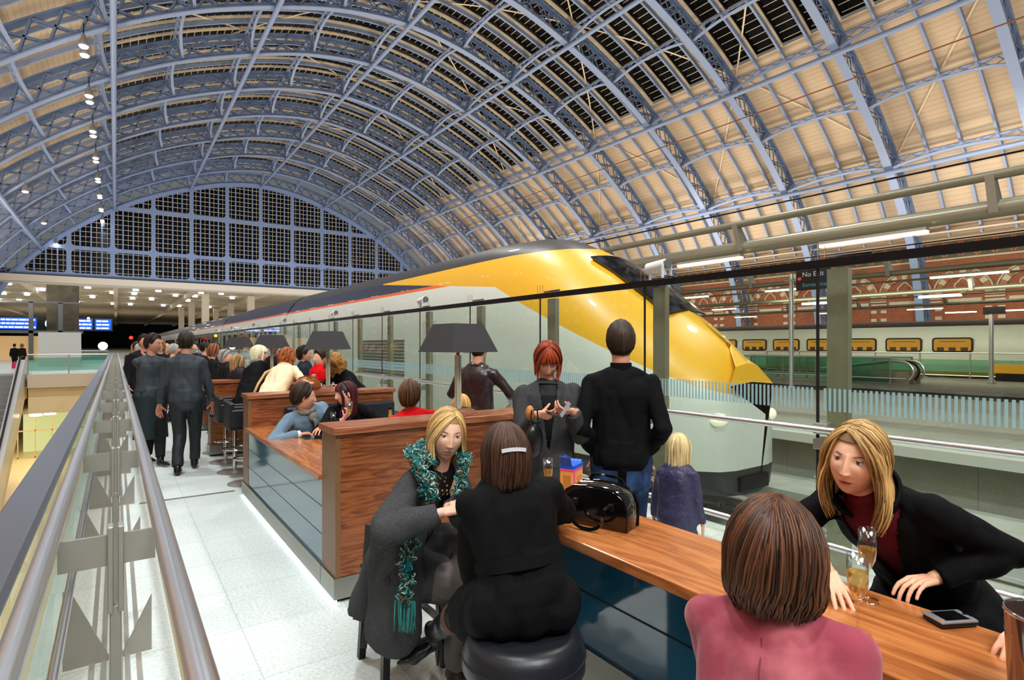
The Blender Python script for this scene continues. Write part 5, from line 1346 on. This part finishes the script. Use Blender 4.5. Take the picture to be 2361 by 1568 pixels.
# 4 scarf woman
hp=W3(1030,1002,2.60)
r,a=person('person','blonde woman in a long charcoal coat with a chunky turquoise scarf',1.17,2.68,146,H=1.70,pel=.60,seated=True,headpos=hp,head=(50,5,-6),res='hi',skin=(232,184,158),
 arms={'R':(W3(1020,1182,2.36),(.9,-.6,-.5),(-.6,.3,-.5),(.9,-.3,.15)),'L':(W3(1043,1166,2.42),(-1,-.2,-.6),(.2,.5,-.6),(.4,-.8,.2))},handcurl={'R':(.5,.55,.6,.6,.4),'L':(.6,.6,.65,.7,.4)},
 legs={'R':(V((1.33,2.36,.12)),(.2,1,.6),(.5,-.7,0),dict(boot=1)),'L':(V((1.42,2.44,.26)),(0,1,1.3),(.6,-.5,0),dict(boot=1))},
 hair=dict(length=.13,c1=(128,92,48),c2=(232,196,128),part=-.25,n=240,r=.0060,flare=.14,tip=.3,azf=58,seed=11),top=(GW,'coat'),
 coat=dict(hem=.34,flare=1.35,thigh=.62,extra=[(W3(918,1220,2.56),.13,W3(908,1455,2.56),.13,.35,(.82,-.57,0)),(W3(880,1350,2.84),.09,W3(935,1490,2.80),.06,.6,(1,0,0))]),vneck=(.40,.075),under=(cloth('dark_blouse',(26,22,22)),),bottom=(cloth('crinkled_taupe_skirt',(88,80,76),.5,'smooth'),'skirt'),shoes=(46,26,20),sleeve=1.25,brow=(120,90,60))
def scarf(par,paths,mat,name='scarf',r=.014,amp=.016,seed=1,Li=None,den=36):
    rd=random.Random(seed); m=MB(); cols=[]; P=[srgb((20,112,112)),srgb((70,160,156)),srgb((140,150,132)),srgb((104,84,66)),srgb((170,196,186)),srgb((16,78,84))]
    for pts,wd in paths:
        pts=[Li@V(p) for p in pts]; L=sum((pts[i+1]-pts[i]).length for i in range(len(pts)-1)); n=int(L/.012)
        def at(t):
            t=t*(len(pts)-1); i=min(int(t),len(pts)-2); return pts[i].lerp(pts[i+1],t-i)
        m.tube(pts,wd*.75,8,flat=.6); cols+=[srgb((28,84,82))]*(len(m.v)-len(cols))
        for j in range(n*9):
            c=at(rd.random()); q=[]; ph=rd.uniform(0,6); rr=rd.uniform(.006,.014); ax1=V((rd.uniform(-1,1),rd.uniform(-1,1),rd.uniform(-1,1))).normalized(); ax2=ax1.orthogonal().normalized(); c=c+V((rd.uniform(-wd,wd),rd.uniform(-wd,wd),rd.uniform(-.01,.01)))
            for i in range(9): a_=ph+i*.62; q.append(c+ax1*math.cos(a_)*rr+ax2*math.sin(a_)*rr*.8+V((0,0,i*.001)))
            n0=len(m.v); m.tube(q,rd.uniform(.0018,.0034),5); cols+=[rd.choice(P)]*(len(m.v)-n0)
    return m,cols
Li=a['Li']
paths=[([W3(948,1048,2.60),W3(975,1040,2.56),W3(1000,1075,2.50)],.028),([W3(945,1040,2.58),W3(965,1070,2.46),W3(985,1110,2.42),W3(990,1155,2.41)],.034),([W3(1075,1062,2.52),W3(1064,1100,2.48),W3(1058,1140,2.44)],.024),([W3(945,1040,2.60),W3(985,1020,2.72),W3(1040,1030,2.72),W3(1078,1060,2.55)],.03)]
m,cl=scarf(r,paths,None,Li=Li,seed=4); o=m.build('chunky_scarf',attrmat('scarf_yarn',.8,.2),r,smooth='all'); colour(o,cl)
paths=[([W3(948,1215,2.42),W3(943,1270,2.42),W3(936,1340,2.42),W3(936,1395,2.42)],.030)]
m,cl=scarf(r,paths,None,Li=Li,seed=8); n0=len(m.v); rd=random.Random(2)
for i in range(26):
    p=Li@W3(918+i*1.4,1385,2.42)+V((0,rd.uniform(-.02,.02),0)); m.tube([p,p+V((rd.uniform(-.01,.01),0,-.06)),p+V((rd.uniform(-.02,.02),0,-.13))],[.003,.003,.0015],4)
cl+=[srgb((60,140,134))]*(len(m.v)-n0); o=m.build('scarf_end',MATS['scarf_yarn'],r,smooth='all'); colour(o,cl)
for (u,v,d) in ((893,1338,2.50),(905,1252,2.48)): 
    o=MB().cyl((0,0,0),(0,.008,0),.014,18); o=o.build('coat_button',M_black,r,smooth=True,bevel=.002); o.location=Li@W3(u,v,d); o.rotation_euler=(R(0),0,R(146-215))
MB().path([Li@p for p in (W3(850,1210,2.86),W3(842,1330,2.92),W3(845,1440,2.96),W3(838,1495,2.94))],.035,.006,[(1,.2,0)]*4).build('coat_belt_end',GW,r,smooth=True)
m=MB(); rd=random.Random(5)
for i in range(22): m.ell(Li@W3(1014+rd.uniform(-14,18),1112+rd.uniform(-22,34),2.44),rd.uniform(.003,.006),nu=8,nv=6)
m.build('bead_necklace',basic('brown_beads',(120,96,72),.25,.2),r,smooth='all')
# 5 man in black jumper
JE=cloth('blue_denim',(20,32,62),kind='denim',col2=(56,84,130))
r,a=person('person','man in a black roll neck jumper and blue jeans standing with back turned',2.60,2.52,43,H=1.80,fem=False,res='mid',head=(0,-4,0),skin=(206,150,122),girth=1.08,
 arms={'R':(V((2.60,2.52,.97))+V((.165,-.08,0)),(.45,-1,0),None,(-.1,.1,-1)),'L':(V((2.60,2.52,.97))+V((-.085,.17,0)),(-.45,-1,0),None,(.1,-.1,-1))},
 hair=dict(length=0,c1=(20,14,10),c2=(70,52,38),part=.0,n=330,r=.0075,vol=1.03,seed=21,messy=.010),top=(BW,'jumper'),bottom=(JE,'jeans'),vox=.8)
MB().cc(a['C'](.97),.070,a['C'](1.13),.066,24,False).build('roll_neck',BW,r,smooth=True)
for s in (-1,1):
    o=MB().box(-.055,.055,-.002,.002,-.12,.0); o=o.build('back_pocket',JE,r,bevel=.002); o.location=(s*.08,-.128,.885); o.rotation_euler=(R(4),0,R(s*12))
# 6 red haired woman reading
r,a=person('person','woman with a red bob and grey coat looking down at a booklet',2.28,2.86,214,H=1.69,res='mid',head=(0,34,0),girth=1.12,skin=(222,166,140),
 arms={'R':(W3(1238,955,3.38),(.35,-.4,-1),(.3,.4,.3),(.8,-.45,-.1)),'L':(W3(1320,948,3.38),(-.35,-.4,-1),(-.2,.4,.6),(-.8,.1,.0))},handcurl={'R':(.6,.65,.7,.7,.5),'L':(.7,.75,.8,.8,.3)},
 hair=dict(length=.085,c1=(74,24,12),c2=(176,70,34),part=0,fringe=1,n=200,r=.0065,seed=31,tip=.25),top=(GW,'coat'),coat=dict(hem=.42,flare=1.35),vneck=(.12,.06),under=(BS,),collar=(BS,.07,.06),bottom=(BS,'tights'),sleeve=1.2,vox=.55)
Li=a['Li']
bl=thing('booklet','thin black booklet held open by the red haired woman','booklet',W3(1293,948,3.26),R(-35)); m=MB(); m.beam((-.085,0,-.005),(0,0,-.03),.15,.004,(0,0,1)); m.build('cover',M_black,bl); MB().beam((0,0,-.028),(.05,0,.05),.15,.003,(0,0,1)).build('page',basic('page_grey',(150,155,165),.5),bl)
m=MB(); cu=Li@W3(1222,952,3.33); m.ell(cu,(.026,.040,.044)); m.build('tan_cuff',basic('tan_fur',(186,120,60),.8,bump=(120,.6,.004)),r,smooth='all')
hb2=thing('handbag','small soft black leather bag hanging from the arm of the red haired woman','handbag',W3(1232,1010,3.28)); MB().ell((0,0,-.02),(.06,.035,.10)).build('bag_body',basic('soft_black_leather',(18,18,19),.3,bump=(20,.5,.01)),hb2,smooth='all'); MB().tube([(-.03,0,.07),(-.02,0,.16),(.02,0,.17),(.03,0,.07)],.005,6).build('strap',M_leather,hb2)
# 7 child beside him
r,a=person('person','small child with long fair hair in a purple puffer coat beside the man in jeans',3.05,2.45,70,H=1.06,res='mid',pel=.52,head=(0,0,0),kk=.62,headk=1.0,skin=SK,hair=dict(length=.20,c1=(168,136,84),c2=(236,214,160),part=.0,n=140,r=.007,seed=41,flare=.08),top=(cloth('purple_puffer',(58,54,82),.4,'puffer'),'coat'),coat=dict(hem=.40,flare=1.3),girth=1.35)
# 8 leather jacket
LJ=cloth('brown_leather',(44,30,30),kind='leather')
r,a=person('person','man in a dark brown leather jacket standing by the glass screen behind the lamp',2.98,4.86,62,H=1.74,fem=False,res='mid',girth=1.12,skin=(206,150,122),arms={'R':(V((3.36,4.78,1.06)),(1,-.8,-.2),None),'L':(V((3.10,5.16,1.06)),(-1,-.8,-.2),None)},hair=dict(length=0,c1=(16,12,10),c2=(44,34,28),n=150,r=.008,seed=51),top=(LJ,'jacket'),collar=(LJ,.08,.05))
# 9 man in grey blue coat
TW=cloth('grey_blue_tweed',(96,120,138),col2=(132,156,172))
r,a=person('person','dark haired man in a grey blue coat and grey scarf at the booth table',1.62,5.92,165,H=1.78,fem=False,seated=True,pel=.58,headpos=W3(700,916,5.50),head=(-62,4,0),res='mid',skin=(214,160,132),
 arms={'R':(W3(690,1001,5.36),(1,.1,-.6),(0,0,-1),(.9,-.1,.05)),'L':(W3(748,985,5.35),(-1,-.2,-.6),(0,0,-1),(-.5,-.6,0))},handcurl={'R':(.7,.75,.8,.8,.5)},
 hair=dict(length=0,c1=(22,14,10),c2=(64,44,30),n=200,r=.008,seed=61,vol=1.08,messy=.008),top=(TW,'coat'),coat=dict(hem=.5,thigh=.5),brow=(30,20,14),vox=.7)
GS=cloth('grey_scarf',(112,110,104),col2=(136,134,128)); C=a['C']
m=MB(); n_=20; pts=[C(1.0)+a['fw']*math.cos(t)*.075+a['ax']*math.sin(t)*.075+a['up']*(.01*math.cos(t)) for t in np.linspace(0,2*PI,n_+1)]; m.tube(pts,.030,10,flat=.8); m.tube([C(.97,.09,-.02),C(.85,.135,-.03),C(.6,.145,-.03),C(.35,.15,-.03)],[.03,.04,.036,.034],10,flat=.5); m.ell(C(.92,.10,-.02),(.045,.035,.05)); m.build('knotted_scarf',GS,r,smooth='all')
MB().cc(a['A']['R'][1]+(a['A']['R'][0]-a['A']['R'][1]).normalized()*.03,.036,a['A']['R'][1]+(a['A']['R'][1]-a['A']['R'][0]).normalized()*.015,.034,16,False).build('shirt_cuff',M_white,r,smooth=True)
# 10 dark red haired woman
r,a=person('person','woman with long dark red hair and purple top raising a glass',2.12,5.95,205,H=1.68,seated=True,pel=.58,headpos=W3(797,908,5.55),head=(62,6,0),res='mid',skin=(232,182,158),
 arms={'R':(W3(790,968,5.40),(1,.2,-.7),(.2,.1,.6),(.5,-.2,.6)),'L':(W3(860,985,5.45),(-1,.1,-.6),(0,0,-1))},handcurl={'R':(.8,.85,.9,.9,.5)},
 hair=dict(length=.20,c1=(28,8,12),c2=(84,22,34),part=.1,fringe=.3,n=170,r=.0068,seed=71),top=(BW,'jacket'),vneck=(.3,.09),under=(cloth('purple_top',(58,30,72),.7,'smooth'),),vox=.8)
fl2=flute(*W3(806,980,5.32),'champagne flute raised by the woman with dark red hair',.4)
# 11 red scarf person
r,a=person('person','brown haired person in a bright red jumper sitting in the booth with back to us',2.03,4.22,30,H=1.72,seated=True,pel=.60,headpos=W3(945,914,4.72),head=(10,0,0),res='mid',skin=(214,150,128),hair=dict(length=0,c1=(60,36,22),c2=(124,86,58),n=220,r=.008,seed=81,vol=1.10,messy=.007),top=(cloth('red_knit',(190,14,20),.8),'jumper'))
MB().cc(a['C'](.94),.085,a['C'](1.05),.066,20,False).build('roll_collar',MATS['red_knit'],r,smooth=True)
# 12 blond child
r,a=person('person','small blond child in the booth, only the head showing above the nearest partition',2.46,4.22,40,H=1.2,seated=True,pel=.55,kk=.68,headpos=W3(1064,938,4.88),res='mid',skin=SK,hair=dict(length=.03,c1=(186,128,62),c2=(236,188,112),n=160,r=.0075,seed=91,vol=1.0),top=(BW,'jumper'))
# 13 cream coat
CC=cloth('cream_coat',(238,218,178),.7,'smooth')
r,a=person('person','auburn haired woman in a cream coat sitting at the far bar',1.52,7.42,62,H=1.72,seated=True,pel=.90,headpos=W3(664,826,7.45),head=(20,4,0),girth=1.22,res='mid',skin=SK,legs={'R':(V((1.55,7.7,.36)),(0,1,1)),'L':(V((1.5,7.85,.36)),(0,1,1))},arms={'R':(V((1.98,7.1,1.12)),(1,-.3,-.5),None),'L':(V((1.9,7.75,1.12)),(-1,-.3,-.5),None)},
 hair=dict(length=.10,c1=(104,46,18),c2=(188,104,52),n=170,r=.009,seed=101,curl=.010,vol=1.10),top=(CC,'coat'),coat=dict(hem=.75))
C=a['C']; m=MB(); pts=[C(.98)+a['fw']*math.cos(t)*.085+a['ax']*math.sin(t)*.095 for t in np.linspace(0,2*PI,21)]; m.tube(pts,.032,10,flat=.8); m.tube([C(.97,-.06,-.06),C(.75,-.12,-.16),C(.5,-.10,-.21),C(.25,-.08,-.22)],[.03,.03,.028,.03],8,flat=.5); m.build('beige_scarf',cloth('beige_scarf',(196,156,112),.8),r,smooth='all')
# 14 white haired woman
r,a=person('person','woman with a white blonde bob and black coat in profile at the far bar',1.40,8.15,68,H=1.70,seated=True,pel=.88,headpos=W3(598,818,8.0),head=(48,0,0),res='mid',skin=(228,170,146),girth=1.1,legs={'R':(V((1.6,8.2,.36)),(0,1,1)),'L':(V((1.6,8.35,.36)),(0,1,1))},hair=dict(length=.085,c1=(214,204,164),c2=(248,242,214),fringe=.7,n=170,r=.009,seed=111,vol=1.10,tip=.2),top=(BW,'coat'),coat=dict(hem=.72))
C=a['C']; MB().tube([C(1.0)+a['fw']*math.cos(t)*.08+a['ax']*math.sin(t)*.085 for t in np.linspace(0,2*PI,21)],.028,10,flat=.8).build('grey_scarf',GS,r,smooth='all')
# 15.. far drinkers
def simple(label,u,v,d,bear,H=1.72,fem=False,hair=None,top=None,sit=None,skin=SK,res='lo',zoff=0,**kw):
    p=W3(u,v,d); k=H/1.75; p.x=max(p.x,.42)
    if sit: return person('person',label,p.x,p.y,bear,H=H,fem=fem,seated=True,pel=sit,headpos=p,hair=hair,top=top,skin=skin,res=res,**kw)
    return person('person',label,p.x,p.y,bear,H=H,fem=fem,hair=hair,top=top,skin=skin,res=res,**kw)
DH=dict(length=0,c1=(20,14,10),c2=(56,40,30),n=70,r=.012,vol=1.06); BH=dict(length=.12,c1=(120,84,50),c2=(206,168,112),n=80,r=.012); GH=dict(length=0,c1=(120,116,108),c2=(206,202,192),n=80,r=.012,vol=1.06); BRH=dict(length=.08,c1=(90,50,28),c2=(160,100,62),n=80,r=.012,vol=1.08)
DP=cloth('plum_jacket',(38,30,36),.6,'smooth'); NV=cloth('navy_jacket',(24,32,48),.7,'smooth'); BK2=cloth('black_overcoat',(13,13,15),.8,'smooth')
simple('fair haired woman in a plum jacket left of the white haired woman',549,836,8.8,70,fem=True,hair=BH,top=(DP,'jacket'),sit=.86,girth=1.15)
simple('grey haired man with glasses and black coat on the fourth bar stool',520,825,9.5,85,hair=GH,top=(BK2,'coat'),coat=dict(hem=.7),sit=.86,girth=1.15,head=(30,0,0),res='mid')
simple('dark haired man in a navy jacket across the far bar, turned to the right',702,818,8.4,110,hair=DH,top=(NV,'jacket'),sit=.86,res='mid',skin=(196,140,112),girth=1.1)
simple('person in a bright red top whose head is hidden behind the second lamp',738,826,7.75,250,fem=True,hair=DH,top=(MATS['red_knit'],'jumper'),sit=.86,girth=1.1)
r,a=person('person','woman with curly golden brown hair and a black jacket bending over the far bar',2.72,7.35,285,H=1.72,seated=True,pel=.93,headpos=W3(772,842,7.2),head=(-6,34,0),res='mid',skin=SK,arms={'R':(V((2.15,7.35,1.14)),(1,.2,-.4),None),'L':(V((2.25,7.0,1.14)),(-1,.2,-.4),None)},legs={'R':(V((2.55,7.4,.3)),(0,1,1)),'L':(V((2.55,7.2,.3)),(0,1,1))},hair=dict(length=.085,c1=(92,54,22),c2=(216,160,84),n=330,r=.0075,curl=.016,vol=1.2,seed=121,fringe=.5),top=(BW,'jacket'),girth=1.15)
simple('dark haired person in shadow beyond the second lamp',632,795,11.5,200,hair=DH,top=(BK2,'coat'),coat=dict(hem=.5),skin=(120,84,66))
# waiters
SU=cloth('grey_suit',(52,58,64),.55,'smooth'); AP=cloth('green_black_apron',(30,42,46),.7,'smooth')
r,a=person('person','waiter with glasses, grey jacket and long dark apron, touching his face as he walks',.40,9.30,150,H=1.80,fem=False,res='mid',head=(-30,4,0),skin=(196,140,116),girth=1.08,arms={'R':(W3(352,842,8.75),(.2,-.2,-1),(-.3,.3,.3),(.1,-.05,1)),'L':(V((.68,9.22,.82)),(-.6,-1,0),None)},handcurl={'R':(.35,.4,.5,.6,.3)},
 legs={'R':(V((.36,9.50,.09)),(0,1,0)),'L':(V((.50,9.05,.09)),(0,1,0))},hair=dict(DH,n=110,r=.010),top=(SU,'jacket'),brow=(24,18,14))
HMx=a['HM']; m=MB()
for s in (-1,1): m.tube([V((s*.030+.019*math.cos(t),.094,.008+.013*math.sin(t))) for t in np.linspace(0,2*PI,15)],.0012,5); m.tube([V((s*.05,.09,.012)),V((s*.074,.0,.010))],.0015,5)
m.xf(HMx); m.build('spectacles',M_black,r)
MB().cc(a['C'](.12),.190,V((0,.0,.36)),.225,28,False,.75,V((1,0,0))).build('long_apron',AP,r,smooth=True)
person('person','waiter in a grey suit walking away along the aisle, seen from behind',.74,8.40,14,H=1.82,fem=False,res='mid',head=(8,0,0),girth=1.1,skin=(190,130,104),arms={'R':(V((1.06,8.45,.86)),(.8,-1,0),None),'L':(V((.46,8.55,.86)),(-.8,-1,0),None)},legs={'R':(V((.86,8.62,.10)),(0,1,0)),'L':(V((.64,8.28,.09)),(0,1,0))},hair=dict(DH,n=140,r=.010),top=(SU,'jacket'),bottom=(cloth('dark_suit_trousers',(34,38,42),.6,'smooth'),'trousers'))
simple('man in a black overcoat and white collar standing behind the first waiter',317,778,10.5,165,H=1.84,hair=DH,top=(BK2,'coat'),coat=dict(hem=.5),res='mid',skin=(206,150,124),brow=(20,14,12))
cr=[(286,806,12.5,20,1.66,'white haired person in a dark coat by the handrail',GH,BK2),(273,797,14,30,1.72,'dark haired person in front of the globe lamp',DH,BK2),(300,800,15,10,1.70,'fair haired person at the end of the handrail queue',BH,NV),
(370,797,13,190,1.74,'brown haired man looking this way between the two waiters',BRH,BK2),(397,806,12,60,1.66,'person in a grey knitted hat behind the second waiter',GH,BK2),(384,808,14.5,200,1.68,'pale haired person far behind the waiters',BH,DP),
(470,800,12.5,100,1.70,'person with a dark ponytail right of the second waiter',DH,BK2),(489,815,10.6,80,1.66,'woman with reddish brown hair left of the grey haired man',BRH,BK2),(452,796,15,210,1.72,'dark haired person far down the bar',DH,NV),(410,797,17,30,1.74,'figure in a plum jacket far down the aisle',DH,DP),(500,795,14,240,1.7,'figure in a navy jacket beyond the grey haired man',DH,NV),(336,797,17,180,1.74,'distant figure between the first waiter and the crowd',BRH,NV)]
for i,(u,v,d,b_,H,l,h,c) in enumerate(cr): simple(l,u,v,d,b_,H=H,fem='woman' in l,hair=dict(h,seed=i+200,n=50,r=.014),top=(c,'coat'),coat=dict(hem=.55),hands=False)
# bridge and escalator
for (u,d,b_,l,h,c,z) in ((33,39,10,'dark coated person at the top of the escalator carrying a pink bag',DH,BK2,0),(51,39,350,'person in a short dark jacket and pale skirt reaching for the escalator handrail',BRH,BK2,0),(122,43.9,90,'person in a dark red top walking across the bridge before the white panel',DH,cloth('dark_red_top',(120,30,40),.7,'smooth'),0)):
    p=W3(u,795,d); person('person',l,p.x,p.y if p.y>43 else max(p.y,43.6),b_,H=1.72,fem='skirt' in l,res='lo',hair=dict(h,seed=int(u),n=40,r=.015),top=(c,'jacket'),hands=False)
rr,a=person('person','person in black with a pink scarf riding up the escalator',0,0,350,H=1.72,fem=True,res='lo',hair=dict(DH,n=40,r=.015),top=(BK2,'coat'),coat=dict(hem=.6),hands=False); rr.location=(-5.0,36.1,-2.72)
MB().tube([a['C'](1.0)+a['fw']*math.cos(t)*.08+a['ax']*math.sin(t)*.09 for t in np.linspace(0,2*PI,13)],.04,8).build('pink_scarf',basic('pink_scarf',(236,150,150),.7),rr,smooth='all')
o=MB().box(-.16,.16,-.06,.06,0,.36).build('shopping_bag',basic('pink_bag',(240,40,110),.5),bevel=.01); o.location=(-4.75,43.5,.28); tag(o,'bright pink shopping bag at the top of the escalator','bag')
# person at the right edge
person('person','person in a dark padded coat at the far right beside the wine cooler',2.42,-.02,285,H=1.78,fem=False,seated=True,pel=.74,lean=(0,.16),res='mid',girth=1.1,skin=SK,arms={'R':(V((1.93,.42,.93)),(.9,.1,-.3),(0,0,-1)),'L':(V((2.0,-.1,.9)),(-1,0,-.4),None)},hair=dict(DH,n=100,r=.010),top=(cloth('dark_padded',(26,32,38),.5,'puffer'),'coat'),coat=dict(hem=.5))
# ================================================================ lights
W=bpy.data.worlds.new('world'); S.world=W; W.use_nodes=True; bg=W.node_tree.nodes['Background']; bg.inputs[0].default_value=srgb((205,208,205)); bg.inputs[1].default_value=.55
def area(name,loc,sx,sy,power,col,rot=(0,0,0),spread=180):
    l=bpy.data.lights.new(name,'AREA'); l.shape='RECTANGLE'; l.size=sx; l.size_y=sy; l.energy=power; l.color=col; l.spread=R(spread)
    o=bpy.data.objects.new(name,l); COL.objects.link(o); o.location=loc; o.rotation_euler=rot; return o
def spot(name,loc,power,col,target,angle=100,r=.25,blend=.6):
    l=bpy.data.lights.new(name,'SPOT'); l.energy=power; l.color=col; l.spot_size=R(angle); l.spot_blend=blend; l.shadow_soft_size=r
    o=bpy.data.objects.new(name,l); COL.objects.link(o); o.location=loc; d=V(target)-V(loc); o.rotation_euler=d.to_track_quat('-Z','Y').to_euler(); return o
WARM=(1,.87,.72); COOL=(.86,.94,1); NEU=(1,.95,.88)
# uplighters along the platforms wash the vault
for y in (2,38,76):
    area('uplight_east',(50,y,6),3,34,7000,WARM,(R(180),R(-14),0))
    area('uplight_mid',(30,y,5.2),3,34,7400,WARM,(R(180),0,0))
    area('uplight_near',(13.6,y,5.2),2,34,5000,WARM,(R(180),0,0))
    area('uplight_west',(-12,y,5),3,34,9500,WARM,(R(180),R(10),0))
# flood lamps hung below the ribs
lampm=MB().lathe([(.001,0),(.22,0),(.26,.25),(.14,.55),(.1,.75),(.001,.75)],14)
lb=None; 
lamps=[]
for k,y in enumerate(ribY[:-2]):
    for j,(x,dz) in enumerate(((CX-23.3,-1.4),(CX-29,-1.0))):
        if j and k%2: continue
        x,z,_=arc(s_at(x-CX),0); z+=dz
        nn=2 if j==0 else 1
        for q in range(nn):
            if lb is None:
                lb=thing('flood_lamp','','lamp',(0,0,0),0,'flood lamps under the roof ribs'); lampm.build('lamp_housing',M_steel2,lb,smooth=True); MB().lathe([(.001,-.14),(.2,-.10),(.27,0),(.001,0)],14).build('lamp_lens',M_lamp,lb); MB().cyl((0,0,.7),(0,0,1.5),.03,6).build('hanger',M_dark,lb); o=lb
            else: o=copy_tree(lb)
            o.location=(x,y-1.4*q,z); o['label']='bright cold white flood lamp hanging in the left line below the roof ribs' if j==0 else 'bright flood lamp hanging near the foot of the vault at far left'; lamps.append(o.location.copy())
for y in (0.0,ribY[11],ribY[9]): spot('flood_key',(CX-23.5,y,20.2),16000,COOL,(2.5,y+2,0),95,.5)
for y in (3,14,30): spot('flood_fill',(14,y,19.0),9000,NEU,(6,y,0),110,.6)
for y in (20,45,75): spot('flood_far',(8,y,19.5),9000,NEU,(2,y,0),120,.6)
for y in (14,40,70): spot('flood_wall',(42,y,14),9000,NEU,(61,y-2,5),120,.5)
for (x,y,z) in ((-3.0,-2.5,7.5),(1.5,-5,8)): area('near_fill',(x,y,z),2.5,2.5,420,(1,.93,.82),(R(38),0,R(-25)))  # unseen fill lights added near the camera to brighten faces
area('overhead_fill',(1,-7,13),7,3,3900,(.97,.98,1),(R(48),0,R(-12)))  # unseen soft light added behind the camera for steel rail highlights and faces
for y in (12,30,55): area('boom_lamps',(29.5,y,3.9),1,12,700,(1,.93,.78),(R(0),R(-50),0))
for y in (12,40,75): area('wall_lamps',(50,y,5.0),1,20,2200,(1,.93,.82),(0,R(-80),0))
area('concourse_lower',(-6,46,-2.7),8,10,900,(1,.92,.72))
area('concourse_lower2',(-6,22,-.6),6,14,700,(1,.94,.8))
area('bridge_light',(-6,60,7),10,30,1500,COOL)
for y in (125,165,215): area('soffit_wash',(10,y,2.5),90,30,9000,WARM,(R(180),0,0))
area('screen_wash',(21.6,YB-14,8),60,3,9000,(.85,.9,1),(R(90+35),0,0))
vs=S.view_settings; S.display_settings.display_device='sRGB'; vs.view_transform='Standard'; vs.look='None'; vs.gamma=1; vs.exposure=-1.27; vs.use_curve_mapping=False
